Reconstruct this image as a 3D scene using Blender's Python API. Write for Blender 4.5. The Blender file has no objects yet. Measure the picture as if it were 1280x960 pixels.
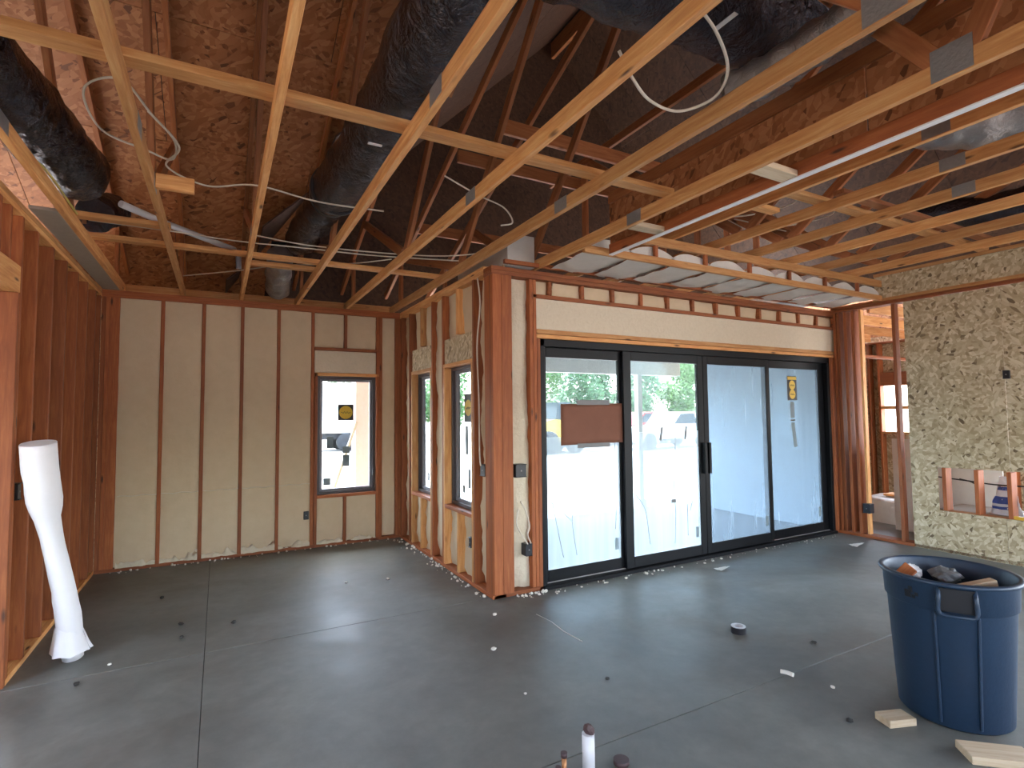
import bpy, bmesh, math, random
from mathutils import Vector, Matrix, noise
random.seed(7)
S = bpy.context.scene
COL = S.collection

# ------------------------------------------------------------------ camera
CAM_H = 1.665
YAW, PIT, ROL = 0.498256, 0.0531696, -0.0100441
cy, sy, cp, sp, cr, sr = math.cos(YAW), math.sin(YAW), math.cos(PIT), math.sin(PIT), math.cos(ROL), math.sin(ROL)
F = Vector((sy, cy, 0)); R = Vector((cy, -sy, 0)); U = Vector((0, 0, 1))
F2 = cp*F + sp*U; U2 = cp*U - sp*F
R2 = cr*R + sr*U2; U3 = cr*U2 - sr*R
cd = bpy.data.cameras.new('camera')
cd.sensor_fit = 'HORIZONTAL'; cd.sensor_width = 36.0
cd.lens = 672.76/1280*36.0
cd.clip_start = 0.05; cd.clip_end = 500
cam = bpy.data.objects.new('camera', cd); COL.objects.link(cam)
m = Matrix((R2, U3, -F2)).transposed().to_4x4()
m.translation = Vector((0, 0, CAM_H))
cam.matrix_world = m
S.camera = cam

# ------------------------------------------------------------------ world, sun, exposure
w = bpy.data.worlds.new('sky'); S.world = w; w.use_nodes = True
nt = w.node_tree; nt.nodes.clear()
sky = nt.nodes.new('ShaderNodeTexSky'); sky.sky_type = 'NISHITA'
sky.sun_disc = False; sky.sun_elevation = math.radians(65); sky.sun_rotation = math.radians(14)
sky.air_density = 1.0; sky.dust_density = 2.5; sky.ozone_density = 1.0
bg = nt.nodes.new('ShaderNodeBackground'); bg.inputs[1].default_value = 1.0
wo = nt.nodes.new('ShaderNodeOutputWorld')
hz = nt.nodes.new('ShaderNodeHueSaturation'); hz.inputs['Saturation'].default_value = .6
nt.links.new(sky.outputs[0], hz.inputs['Color']); nt.links.new(hz.outputs[0], bg.inputs[0]); nt.links.new(bg.outputs[0], wo.inputs[0])
sl = bpy.data.lights.new('sun', 'SUN'); sl.energy = 3.0; sl.angle = math.radians(1.0); sl.color = (1, .95, .88)
so = bpy.data.objects.new('sun', sl); COL.objects.link(so)
so.rotation_euler = (math.radians(-25), 0, math.radians(-14)); so.location = (8, 20, 30)
S.view_settings.view_transform = 'Standard'; S.view_settings.look = 'None'
S.view_settings.gamma = 1.0; S.view_settings.use_curve_mapping = False
S.view_settings.exposure = 2.25

# ------------------------------------------------------------------ materials
def newmat(name):
    mt = bpy.data.materials.new(name); mt.use_nodes = True
    n = mt.node_tree; n.nodes.clear()
    o = n.nodes.new('ShaderNodeOutputMaterial'); b = n.nodes.new('ShaderNodeBsdfPrincipled')
    n.links.new(b.outputs[0], o.inputs[0])
    return mt, n, b, o
def ramp(n, stops):
    r = n.nodes.new('ShaderNodeValToRGB'); e = r.color_ramp.elements
    while len(e) < len(stops): e.new(0.5)
    for i, (p, c) in enumerate(stops): e[i].position = p; e[i].color = (*c, 1)
    return r
def mixc(n, f, a, b, mode='MIX'):
    x = n.nodes.new('ShaderNodeMix'); x.data_type = 'RGBA'; x.blend_type = mode
    for s, v in ((0, f), (6, a), (7, b)):
        if hasattr(v, 'links'): n.links.new(v, x.inputs[s])
        elif isinstance(v, (tuple, list)): x.inputs[s].default_value = (*v, 1)
        else: x.inputs[s].default_value = v
    return x.outputs[2]
def coords(n, scale=(1, 1, 1), rand=True, out='Object', rot=(0, 0, 0)):
    t = n.nodes.new('ShaderNodeTexCoord'); mp = n.nodes.new('ShaderNodeMapping')
    mp.inputs['Scale'].default_value = scale; mp.inputs['Rotation'].default_value = rot
    n.links.new(t.outputs[out], mp.inputs['Vector'])
    if rand:
        oi = n.nodes.new('ShaderNodeObjectInfo'); mm = n.nodes.new('ShaderNodeMath'); mm.operation = 'MULTIPLY'
        mm.inputs[1].default_value = 37.0
        n.links.new(oi.outputs['Random'], mm.inputs[0])
        cx = n.nodes.new('ShaderNodeCombineXYZ')
        for i in range(3): n.links.new(mm.outputs[0], cx.inputs[i])
        n.links.new(cx.outputs[0], mp.inputs['Location'])
    return mp.outputs[0]
def noi(n, v, scale, detail=4, rough=.55, dist=0.0):
    t = n.nodes.new('ShaderNodeTexNoise'); t.inputs['Scale'].default_value = scale
    t.inputs['Detail'].default_value = detail; t.inputs['Roughness'].default_value = rough
    t.inputs['Distortion'].default_value = dist
    n.links.new(v, t.inputs['Vector']); return t
def bump(n, b, h, st, d=.01):
    x = n.nodes.new('ShaderNodeBump'); x.inputs['Strength'].default_value = st; x.inputs['Distance'].default_value = d
    n.links.new(h, x.inputs['Height']); n.links.new(x.outputs[0], b.inputs['Normal'])

def lumber(name, dark, mid, light, knots=True):
    mt, n, b, o = newmat(name)
    v = coords(n, (1.2, 14, 14))
    g = noi(n, v, 3.0, 6, .6, .6)
    r = ramp(n, [(.25, dark), (.5, mid), (.78, light)])
    n.links.new(g.outputs[0], r.inputs[0])
    c = r.outputs[0]
    oi = n.nodes.new('ShaderNodeObjectInfo')
    hv = n.nodes.new('ShaderNodeHueSaturation')
    mr = n.nodes.new('ShaderNodeMapRange'); mr.inputs[3].default_value = .72; mr.inputs[4].default_value = 1.2
    n.links.new(oi.outputs['Random'], mr.inputs[0]); n.links.new(mr.outputs[0], hv.inputs['Value'])
    n.links.new(c, hv.inputs['Color']); c = hv.outputs[0]
    if knots:
        v2 = coords(n, (2.2, 9, 9))
        vo = n.nodes.new('ShaderNodeTexVoronoi'); vo.inputs['Scale'].default_value = 1.0
        n.links.new(v2, vo.inputs['Vector'])
        kr = ramp(n, [(.05, (1, 1, 1)), (.13, (0, 0, 0))]); n.links.new(vo.outputs['Distance'], kr.inputs[0])
        c = mixc(n, kr.outputs[0], c, tuple(x*.25 for x in dark))
    n.links.new(c, b.inputs['Base Color']); b.inputs['Roughness'].default_value = .65
    bump(n, b, g.outputs[0], .15, .004)
    return mt
M = {}
M['fir'] = lumber('fir_lumber', (.23, .056, .014), (.31, .084, .021), (.42, .138, .040))
M['pine'] = lumber('pine_lumber', (.48, .18, .05), (.64, .30, .10), (.78, .46, .19))
M['web'] = lumber('web_lumber', (.25, .075, .022), (.35, .12, .038), (.44, .18, .065))
M['offcut'] = lumber('offcut_lumber', (.50, .36, .22), (.60, .46, .30), (.68, .55, .39))

def osb(name, cols, sc=1.0):
    mt, n, b, o = newmat(name)
    outs = []
    for rot in ((.2, .9, .9), (.5, -.9, 2.2), (.1, .15, .8)):
        v = coords(n, (1, .3, .3), True, 'Object', rot)
        n.nodes[-1]
        for nd in n.nodes:
            if nd.bl_idname == 'ShaderNodeMapping' and nd.outputs[0] == v: nd.vector_type = 'TEXTURE'
        vo = n.nodes.new('ShaderNodeTexVoronoi'); vo.inputs['Scale'].default_value = 11*sc
        n.links.new(v, vo.inputs['Vector']); outs.append(vo.outputs['Color'])
    msk = n.nodes.new('ShaderNodeTexVoronoi'); msk.inputs['Scale'].default_value = 12*sc
    n.links.new(coords(n), msk.inputs['Vector'])
    sep = n.nodes.new('ShaderNodeSeparateColor'); n.links.new(msk.outputs['Color'], sep.inputs[0])
    c = outs[0]
    for k, ch in ((1, 0), (2, 1)):
        r_ = ramp(n, [(.52, (0, 0, 0)), (.56, (1, 1, 1))]); n.links.new(sep.outputs[ch], r_.inputs[0])
        c = mixc(n, r_.outputs[0], c, outs[k])
    sp2 = n.nodes.new('ShaderNodeSeparateColor'); n.links.new(c, sp2.inputs[0])
    r = ramp(n, [(.0, cols[0]), (.10, cols[1]), (.55, cols[2]), (1.0, cols[3])]); n.links.new(sp2.outputs[0], r.inputs[0])
    g = noi(n, coords(n, (1, 1, 1)), 2.0, 3)
    c2 = mixc(n, .25, r.outputs[0], g.outputs[0], 'SOFT_LIGHT')
    n.links.new(c2, b.inputs['Base Color']); b.inputs['Roughness'].default_value = .6
    bump(n, b, sp2.outputs[0], .35, .004)
    return mt
M['osb'] = osb('osb_board', ((.13, .08, .035), (.37, .27, .145), (.49, .38, .23), (.66, .55, .37)))
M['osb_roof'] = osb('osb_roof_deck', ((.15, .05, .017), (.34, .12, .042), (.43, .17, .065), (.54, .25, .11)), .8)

M['osb_shade'] = osb('osb_roof_shaded', ((.03, .012, .006), (.052, .022, .011), (.068, .03, .015), (.09, .044, .024)), .8)  # attic shade put into the colour: darkened copy of the roof deck OSB

def flat(name, col, rough=.5, metal=0, bs=0, bsc=20, spec=None, emis=None):
    mt, n, b, o = newmat(name)
    b.inputs['Base Color'].default_value = (*col, 1); b.inputs['Roughness'].default_value = rough; b.inputs['Metallic'].default_value = metal
    if spec is not None: b.inputs['Specular IOR Level'].default_value = spec
    v = coords(n)
    g = noi(n, v, bsc, 4)
    c = mixc(n, .18, col, g.outputs[0], 'SOFT_LIGHT')
    n.links.new(c, b.inputs['Base Color'])
    if bs: bump(n, b, g.outputs[0], bs, .01)
    return mt
M['foam'] = flat('spray_foam', (.63, .49, .325), .85, 0, .5, 9)
M['foam_pale'] = flat('spray_foam_overspray', (.66, .57, .43), .9, 0, .8, 30)
M['batt'] = flat('white_batt', (.60, .57, .52), .8, 0, .6, 14)
M['black_alu'] = flat('black_aluminium', (.004, .0045, .006), .45, spec=.25)
M['black_plastic'] = flat('black_plastic', (.012, .012, .016), .4)
M['grey_vinyl'] = flat('grey_vinyl_frame', (.20, .19, .21), .45)
M['dark_frame'] = flat('dark_window_frame', (.045, .032, .035), .4)
M['steel'] = flat('galvanised_steel', (.30, .29, .28), .5, .6, .3, 60)
M['white_pvc'] = flat('white_pvc', (.62, .61, .62), .4)
M['white_strip'] = flat('white_edge_strip', (.80, .78, .77), .5)
M['cable'] = flat('white_cable', (.60, .52, .42), .5)
M['yellow_cable'] = flat('yellow_cable', (.60, .50, .12), .5)
M['black_cable'] = flat('black_cable', (.02, .02, .02), .5)
M['paper'] = flat('white_paper', (.80, .78, .80), .6, 0, .25, 12)
M['cardboard'] = flat('cardboard', (.21, .085, .052), .8, 0, .1, 6)
M['tape'] = flat('grey_tape', (.13, .13, .13), .4)
M['blue_bin'] = flat('blue_bin_plastic', (.012, .030, .062), .45, 0, .1, 40)
M['copper'] = flat('copper', (.30, .13, .05), .4, .6)
M['rust'] = flat('brown_cap', (.06, .03, .03), .6)
M['yellow'] = flat('yellow_label', (.75, .50, .04), .5)
M['black_label'] = flat('black_label', (.02, .018, .012), .5)
M['grey_label'] = flat('grey_label', (.22, .28, .30), .6)
M['grey_board'] = flat('grey_board', (.36, .31, .25), .8)
M['drywall'] = flat('drywall_sheet', (.62, .58, .52), .85)
M['blue_print'] = flat('blue_print', (.03, .07, .30), .5)
M['white_bag'] = flat('white_plastic_bag', (.66, .68, .72), .3, 0, .7, 15)
M['yellow_tool'] = flat('yellow_tool', (.62, .36, .03), .4)
M['housewrap'] = flat('house_wrap', (.34, .37, .40), .7)
M['porch'] = flat('porch_soffit', (.66, .64, .62), .7)
M['bark'] = flat('bark', (.10, .07, .05), .9)
M['leaf'] = flat('leaf', (.045, .13, .03), .6)
M['leaf2'] = flat('leaf_light', (.10, .20, .04), .6)
M['red_paint'] = flat('red_paint', (.45, .03, .025), .35)
M['white_paint'] = flat('white_paint', (.75, .75, .74), .35)
M['yellow_paint'] = flat('yellow_paint', (.70, .42, .02), .4)
M['dark_glass'] = flat('dark_car_glass', (.03, .04, .05), .1)
M['rubber'] = flat('rubber', (.018, .018, .02), .8)
M['patio'] = flat('patio_concrete', (.33, .325, .315), .8)
M['pink_post'] = flat('primed_post', (.55, .35, .34), .6)
M['debris_white'] = flat('debris_white', (.72, .68, .60), .8)
M['debris_dark'] = flat('debris_dark', (.03, .028, .025), .8)

def foil():
    mt, n, b, o = newmat('black_duct_foil')
    b.inputs['Base Color'].default_value = (.075, .072, .085, 1); b.inputs['Roughness'].default_value = .22; b.inputs['Metallic'].default_value = 1
    v = coords(n); g = noi(n, v, 13, 5, .6, 1.2); g2 = noi(n, v, 45, 3, .5, .5)
    ad = n.nodes.new('ShaderNodeMath'); ad.operation = 'MULTIPLY_ADD'; ad.inputs[1].default_value = .25
    n.links.new(g2.outputs[0], ad.inputs[0]); n.links.new(g.outputs[0], ad.inputs[2])
    bump(n, b, ad.outputs[0], 1.0, .03)
    return mt
M['foil'] = foil()
def grey_foil():
    mt, n, b, o = newmat('silver_duct_foil')
    b.inputs['Base Color'].default_value = (.30, .28, .27, 1); b.inputs['Roughness'].default_value = .3; b.inputs['Metallic'].default_value = .7
    v = coords(n); g = noi(n, v, 14, 6, .65, .8)
    bump(n, b, g.outputs[0], .7, .03)
    return mt
M['silver_foil'] = grey_foil()

def concrete():
    mt, n, b, o = newmat('concrete_slab')
    v = coords(n, (1, 1, 1), False)
    t = n.nodes.new('ShaderNodeNewGeometry'); v = t.outputs['Position']
    a = noi(n, v, .45, 5, .55, .4); fine = noi(n, v, 9, 8, .7); cl = noi(n, v, 1.7, 6, .6, .8)
    r = ramp(n, [(.28, (.115, .118, .105)), (.5, (.165, .168, .150)), (.72, (.22, .22, .195))])
    n.links.new(a.outputs[0], r.inputs[0])
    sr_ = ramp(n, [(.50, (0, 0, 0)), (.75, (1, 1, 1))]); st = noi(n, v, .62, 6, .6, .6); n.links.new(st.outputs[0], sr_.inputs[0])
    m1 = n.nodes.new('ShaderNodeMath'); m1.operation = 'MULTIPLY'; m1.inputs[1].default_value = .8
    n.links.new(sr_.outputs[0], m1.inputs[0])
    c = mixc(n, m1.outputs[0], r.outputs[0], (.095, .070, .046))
    cr_ = ramp(n, [(.35, (.75, .75, .75)), (.65, (1.15, 1.15, 1.15))]); n.links.new(cl.outputs[0], cr_.inputs[0])
    c = mixc(n, .8, c, cr_.outputs[0], 'MULTIPLY')
    c = mixc(n, .3, c, fine.outputs[0], 'SOFT_LIGHT')
    n.links.new(c, b.inputs['Base Color'])
    rr = ramp(n, [(.3, (.42,)*3), (.7, (.58,)*3)]); n.links.new(cl.outputs[0], rr.inputs[0])
    n.links.new(rr.outputs[0], b.inputs['Roughness'])
    b.inputs['Specular IOR Level'].default_value = .32
    bump(n, b, fine.outputs[0], .12, .004)
    return mt
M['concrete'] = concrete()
def ground():
    mt, n, b, o = newmat('pale_dirt')
    v = coords(n, (1, 1, 1), False); a = noi(n, v, .6, 6, .7)
    r = ramp(n, [(.35, (.30, .265, .23)), (.65, (.43, .395, .36))]); n.links.new(a.outputs[0], r.inputs[0])
    n.links.new(r.outputs[0], b.inputs['Base Color']); b.inputs['Roughness'].default_value = .95
    return mt
M['ground'] = ground()
def glass(name, tint, trans_amt):
    mt = bpy.data.materials.new(name); mt.use_nodes = True; n = mt.node_tree; n.nodes.clear()
    o = n.nodes.new('ShaderNodeOutputMaterial'); t = n.nodes.new('ShaderNodeBsdfTransparent'); t.inputs[0].default_value = (*tint, 1)
    g = n.nodes.new('ShaderNodeBsdfGlossy'); g.inputs['Roughness'].default_value = .02
    lw = n.nodes.new('ShaderNodeLayerWeight'); lw.inputs[0].default_value = .5
    pw = n.nodes.new('ShaderNodeMath'); pw.operation = 'POWER'; pw.inputs[1].default_value = 4.0; n.links.new(lw.outputs['Facing'], pw.inputs[0])
    fr = n.nodes.new('ShaderNodeMath'); fr.operation = 'MULTIPLY_ADD'; fr.inputs[1].default_value = .5; fr.inputs[2].default_value = .03; n.links.new(pw.outputs[0], fr.inputs[0])
    mx = n.nodes.new('ShaderNodeMixShader'); n.links.new(fr.outputs[0], mx.inputs[0]); n.links.new(t.outputs[0], mx.inputs[1]); n.links.new(g.outputs[0], mx.inputs[2])
    n.links.new(mx.outputs[0], o.inputs[0]); return mt
M['glass'] = glass('window_glass', (.84, .89, .91), 1)
def film(name, amt, col=(.85, .9, .93), tr=(.40, .47, .51)):
    mt = bpy.data.materials.new(name); mt.use_nodes = True; n = mt.node_tree; n.nodes.clear()
    o = n.nodes.new('ShaderNodeOutputMaterial'); t = n.nodes.new('ShaderNodeBsdfTransparent'); t.inputs[0].default_value = (*tr, 1)
    tl = n.nodes.new('ShaderNodeBsdfTranslucent'); tl.inputs[0].default_value = (*col, 1)
    v = coords(n, (9, 1, .5), False); g = noi(n, v, 1.5, 4)
    r = n.nodes.new('ShaderNodeMapRange'); r.inputs[1].default_value = .3; r.inputs[2].default_value = .7
    r.inputs[3].default_value = max(0, amt-.04); r.inputs[4].default_value = min(1, amt+.04)
    n.links.new(g.outputs[0], r.inputs[0])
    mx = n.nodes.new('ShaderNodeMixShader'); n.links.new(r.outputs[0], mx.inputs[0]); n.links.new(t.outputs[0], mx.inputs[1]); n.links.new(tl.outputs[0], mx.inputs[2])
    n.links.new(mx.outputs[0], o.inputs[0]); return mt
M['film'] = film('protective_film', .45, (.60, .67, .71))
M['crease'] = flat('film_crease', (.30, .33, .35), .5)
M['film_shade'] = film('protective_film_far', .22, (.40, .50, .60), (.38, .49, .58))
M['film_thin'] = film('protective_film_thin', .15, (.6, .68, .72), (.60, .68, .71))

# ------------------------------------------------------------------ helpers
def obj(name, me, mat, parent=None, loc=(0, 0, 0)):
    o = bpy.data.objects.new(name, me); COL.objects.link(o)
    if mat is not None and len(me.materials) == 0: me.materials.append(M[mat])
    o.location = loc
    if parent is not None: o.parent = parent; o.location = Vector(loc) - parent.location
    return o
def thing(name, label, cat, loc=(0, 0, 0), group=None):
    o = bpy.data.objects.new(name, None); COL.objects.link(o); o.location = loc; o.empty_display_size = .1
    o['label'] = label; o['category'] = cat
    if group: o['group'] = group
    return o
def tag(o, label, cat, group=None):
    o['label'] = label; o['category'] = cat
    if group: o['group'] = group
    return o
def struct(name, loc=(0, 0, 0), label=None):
    o = bpy.data.objects.new(name, None); COL.objects.link(o); o.location = loc; o.empty_display_size = .1
    o['kind'] = 'structure'
    if label: o['label'] = label
    return o
_box = {}
def boxmesh(L, W, T, mat, bev=.003):
    k = (round(L, 3), round(W, 3), round(T, 3), mat, bev)
    if k in _box: return _box[k]
    bm = bmesh.new(); bmesh.ops.create_cube(bm, size=1)
    bmesh.ops.scale(bm, vec=(L, W, T), verts=bm.verts)
    b = min(bev, min(L, W, T)*.3)
    if b > 0: bmesh.ops.bevel(bm, geom=bm.edges[:], offset=b, segments=1, affect='EDGES', profile=.5)
    me = bpy.data.meshes.new('board_mesh'); bm.to_mesh(me); bm.free(); me.materials.append(M[mat])
    _box[k] = me; return me
PERM = {0: Matrix.Identity(3), 1: Matrix(((0, -1, 0), (1, 0, 0), (0, 0, 1))), 2: Matrix(((0, 0, -1), (0, 1, 0), (1, 0, 0)))}
def board(name, mat, parent, a, b, bev=.003):
    """axis aligned board between corners a and b, grain along its longest side"""
    a = Vector(a); b = Vector(b); c = (a+b)/2; d = Vector([abs(x) for x in (b-a)])
    ax = max(range(3), key=lambda i: d[i])
    dims = {0: (d.x, d.y, d.z), 1: (d.y, d.x, d.z), 2: (d.z, d.y, d.x)}[ax]
    o = obj(name, boxmesh(*dims, mat, bev), None, parent, c)
    if ax: o.rotation_euler = PERM[ax].to_euler()
    return o
def beam(name, mat, parent, p0, p1, wid, thk, side=(1, 0, 0), bev=.003):
    """board from p0 to p1; thk measured along 'side'"""
    p0 = Vector(p0); p1 = Vector(p1); x = (p1-p0); L = x.length; x.normalize()
    z = Vector(side); z = (z - x*z.dot(x)).normalized(); y = z.cross(x)
    o = obj(name, boxmesh(round(L, 2), wid, thk, mat, bev), None, parent, (p0+p1)/2)
    o.rotation_euler = Matrix((x, y, z)).transposed().to_euler()
    return o
def tube_mesh(pts, r, n=10, closed_ends=True, rfun=None, smooth=True, wob=None):
    bm = bmesh.new(); pts = [Vector(p) for p in pts]; rings = []
    t = (pts[1]-pts[0]).normalized(); up = Vector((0, 0, 1)) if abs(t.z) < .9 else Vector((1, 0, 0))
    nrm = (up - t*up.dot(t)).normalized()
    for i, p in enumerate(pts):
        t = (pts[min(i+1, len(pts)-1)] - pts[max(i-1, 0)]).normalized()
        nrm = (nrm - t*nrm.dot(t)).normalized(); bi = t.cross(nrm)
        rr = rfun(i/(len(pts)-1)) if rfun else r
        ring = []
        for k in range(n):
            a = 2*math.pi*k/n; d = nrm*math.cos(a)+bi*math.sin(a)
            q = rr + (wob(p+d*rr, a, i/(len(pts)-1)) if wob else 0)
            ring.append(bm.verts.new(p+d*q))
        rings.append(ring)
    for i in range(len(rings)-1):
        for k in range(n):
            f = bm.faces.new((rings[i][k], rings[i][(k+1) % n], rings[i+1][(k+1) % n], rings[i+1][k])); f.smooth = smooth
    if closed_ends:
        bm.faces.new(rings[0][::-1]); bm.faces.new(rings[-1])
    bmesh.ops.recalc_face_normals(bm, faces=bm.faces[:])
    me = bpy.data.meshes.new('tube_mesh'); bm.to_mesh(me); bm.free(); return me
def smooth_path(pts, n=12):
    pts = [Vector(p) for p in pts]; out = []
    P = [pts[0]*2-pts[1]] + pts + [pts[-1]*2-pts[-2]]
    for i in range(1, len(P)-2):
        for k in range(n):
            t = k/n; a, b, c, d = P[i-1], P[i], P[i+1], P[i+2]
            out.append(.5*((2*b)+(c-a)*t+(2*a-5*b+4*c-d)*t*t+(3*b-a-3*c+d)*t**3))
    out.append(pts[-1]); return out
def rel(pts, o): return [Vector(p)-Vector(o) for p in pts]
def grid_panel(nx, nz, fn):
    """open surface from a function of (u,v)"""
    bm = bmesh.new(); V = [[bm.verts.new(fn(i/nx, j/nz)) for i in range(nx+1)] for j in range(nz+1)]
    for j in range(nz):
        for i in range(nx):
            f = bm.faces.new((V[j][i], V[j][i+1], V[j+1][i+1], V[j+1][i])); f.smooth = True
    me = bpy.data.meshes.new('panel_mesh'); bm.to_mesh(me); bm.free(); return me
def lathe_mesh(prof, n=32, smooth=True):
    bm = bmesh.new(); rings = [[bm.verts.new((r*math.cos(2*math.pi*k/n), r*math.sin(2*math.pi*k/n), z)) for k in range(n)] for r, z in prof]
    for i in range(len(rings)-1):
        for k in range(n):
            f = bm.faces.new((rings[i][k], rings[i][(k+1) % n], rings[i+1][(k+1) % n], rings[i+1][k])); f.smooth = smooth
    me = bpy.data.meshes.new('lathe_mesh'); bm.to_mesh(me); bm.free(); return me
def poly_prism(pts2, plane, d0, d1):
    """extrude a 2-D outline; plane 'YZ' (thickness along X), 'XZ', 'XY'"""
    bm = bmesh.new()
    def P(a, b, d): return {'YZ': (d, a, b), 'XZ': (a, d, b), 'XY': (a, b, d)}[plane]
    A = [bm.verts.new(P(a, b, d0)) for a, b in pts2]; B = [bm.verts.new(P(a, b, d1)) for a, b in pts2]
    bm.faces.new(A); bm.faces.new(B[::-1])
    for i in range(len(A)):
        j = (i+1) % len(A); bm.faces.new((A[i], B[i], B[j], A[j]))
    bm.normal_update()
    bmesh.ops.triangulate(bm, faces=[f for f in bm.faces if len(f.verts) > 4])
    bmesh.ops.recalc_face_normals(bm, faces=bm.faces[:])
    me = bpy.data.meshes.new('prism_mesh'); bm.to_mesh(me); bm.free(); return me
def nz(x, y, z, s=1.0): return noise.noise(Vector((x*s, y*s, z*s)))

# wall frames: a = along, d = into the wall, z
def mk_wall(kind, o):
    if kind == '+Y': return lambda a, d, z: Vector((a, o+d, z))     # faces -Y
    if kind == '+X': return lambda a, d, z: Vector((o+d, a, z))     # faces -X
    if kind == '-X': return lambda a, d, z: Vector((o-d, a, z))     # faces +X
YF, XR, YD, XL, XO = 7.20, 2.17, 4.385, -1.14, 7.42
ZC = 3.05
far, ret, door_, left, rgt = mk_wall('+Y', YF), mk_wall('+X', XR), mk_wall('+Y', YD), mk_wall('-X', XL), mk_wall('+X', XO)
def wb(W, name, mat, par, a0, a1, d0, d1, z0, z1, bev=.003): return board(name, mat, par, W(a0, d0, z0), W(a1, d1, z1), bev)
def foam(W, par, a0, a1, z0, z1, rec=.008, amp=.006, rough_bottom=True, edge=.02, mat='foam', name='foam_panel'):
    seed = random.random()*50
    nx = max(4, int((a1-a0)/.045)); nzz = max(4, int((z1-z0)/.06))
    def fn(u, v):
        a = a0+(a1-a0)*u; z = z0+(z1-z0)*v
        ed = min(u*(a1-a0), (1-u)*(a1-a0), v*(z1-z0)+.0, (1-v)*(z1-z0))
        d = rec + amp*nz(a, z, seed, 3.0) + amp*.6*nz(a, z, seed+9, 14)
        if ed < .03: d += edge*(1-ed/.03)*(.6+.7*nz(a, z, seed+3, 8))
        if rough_bottom and z-z0 < .14: d += (.14-(z-z0))*.35*max(0, .35+nz(a, z, seed+5, 9))
        return W(a, max(d, -.012), z)
    return obj(name, grid_panel(nx, nzz, fn), mat, par)

# ------------------------------------------------------------------ floor: slab panes between saw joints
fl = struct('floor')
obj('crack', tube_mesh([(2.33, 3.9, 0), (2.35, 3.7, 0), (2.33, 3.5, 0), (2.345, 3.28, 0)], .004, 5), 'debris_white', fl)
JX, JY = -.063, 2.24
ys = [-4.5, JY, 4.45, 7.34]
for j in range(3):
    xs = [-6.5, JX, 12.0] if j < 2 else [-6.5, JX, 2.32, 7.5, 12.0]
    for i in range(len(xs)-1):
        if j == 2 and i == 2: continue      # patio outside the sliding door
        x1 = xs[i+1]; y1 = ys[j+1]
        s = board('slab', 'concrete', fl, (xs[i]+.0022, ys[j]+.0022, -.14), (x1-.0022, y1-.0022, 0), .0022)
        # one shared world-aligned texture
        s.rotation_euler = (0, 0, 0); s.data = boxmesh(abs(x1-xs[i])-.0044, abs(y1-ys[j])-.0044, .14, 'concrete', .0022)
board('joint_bed', 'debris_dark', fl, (-6.5, -4.5, -.16), (12, 7.3, -.012), 0)

# ------------------------------------------------------------------ far wall (with window_1)
wf = struct('wall_far', (0, YF, 0))
D = .14
wb(far, 'bottom_plate', 'fir', wf, XL, XR+.14, 0, D, 0, .038)
wb(far, 'top_plate', 'fir', wf, XL-.1, XR+.14, 0, D, 2.973, 3.011)
wb(far, 'top_plate', 'fir', wf, XL-.1, XR+.14, 0, D, 3.012, 3.05)
SZ0, SZ1 = .038, 2.973
for a in (-.577, -.173, .232, .636): wb(far, 'stud', 'fir', wf, a-.019, a+.019, 0, D, SZ0, SZ1)
for a0, a1 in ((XL, -1.10), (-1.099, -1.063), (-1.062, -1.02), (-1.02, -.975), (1.018, 1.056), (1.846, 1.884), (1.886, 1.926), (2.105, 2.143), (2.145, XR+.02)):
    wb(far, 'stud', 'fir', wf, a0, a1, 0, D, SZ0, SZ1)
for a0, a1 in ((1.060, 1.100),): wb(far, 'jack_stud', 'fir', wf, a0, a1, 0, D, SZ0, 2.20)
wb(far, 'window_sill_plate', 'fir', wf, 1.102, 1.844, 0, D, .605, .643)
wb(far, 'header_bottom_plate', 'pine', wf, 1.060, 1.884, 0, D, 2.162, 2.20)
wb(far, 'header_top_plate', 'fir', wf, 1.060, 1.884, 0, D, 2.49, 2.528)
wb(far, 'header', 'foam_pale', wf, 1.062, 1.842, .012, .1, 2.203, 2.487)
wb(far, 'cripple_stud', 'fir', wf, 1.425, 1.463, 0, D, 2.53, 2.972)
wb(far, 'cripple_stud', 'fir', wf, 1.425, 1.463, 0, D, .039, .604)
st = [-.975, -.577, -.173, .232, .636, 1.037]
for i in range(5): foam(far, wf, st[i]+(.019 if i else 0), st[i+1]-.019, .042, 2.972)
def ridge(par, W, a0, a1, z0, h, seed):
    def fn(u, v):
        a = a0+(a1-a0)*u; k = max(0, .55+nz(a, seed, 0, 7)+.5*nz(a, seed, 3, 23))
        ang_ = v*math.pi*.5
        return W(a, .012-.055*k*math.cos(ang_)*(.7+.6*nz(a, v, seed, 12)), z0+h*k*math.sin(ang_)*(1+.5*nz(a, v, seed+4, 16)))
    return obj('foam_overspray', grid_panel(30, 6, fn), 'foam_pale', par)
for i in range(5): ridge(wf, far, st[i]+.02, st[i+1]-.02, .036, .085, i*2.7)
ridge(wf, far, 1.10, 1.42, .036, .06, 20); ridge(wf, far, 1.465, 1.84, .036, .06, 23)
for i in range(5):
    p_ = [far(st[i]+.02+(st[i+1]-st[i]-.04)*q/6, .002+.006*(q % 2), .80+.006*math.sin(q*2+i)) for q in range(7)]
    obj('foam_seam', tube_mesh(smooth_path(p_, 3), .0055, 6), 'foam_pale', wf)
foam(far, wf, 1.058, 1.425, 2.53, 2.972, .03); foam(far, wf, 1.463, 1.846, 2.53, 2.972, .03)
foam(far, wf, 1.102, 1.425, .04, .604, .02, .012); foam(far, wf, 1.463, 1.846, .04, .604, .02, .012)
foam(far, wf, 1.926, 2.105, .04, 2.972, .03)
wb(far, 'sheathing', 'osb', wf, XL-.3, 1.09, .142, .156, -.05, 3.05, 0)
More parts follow.
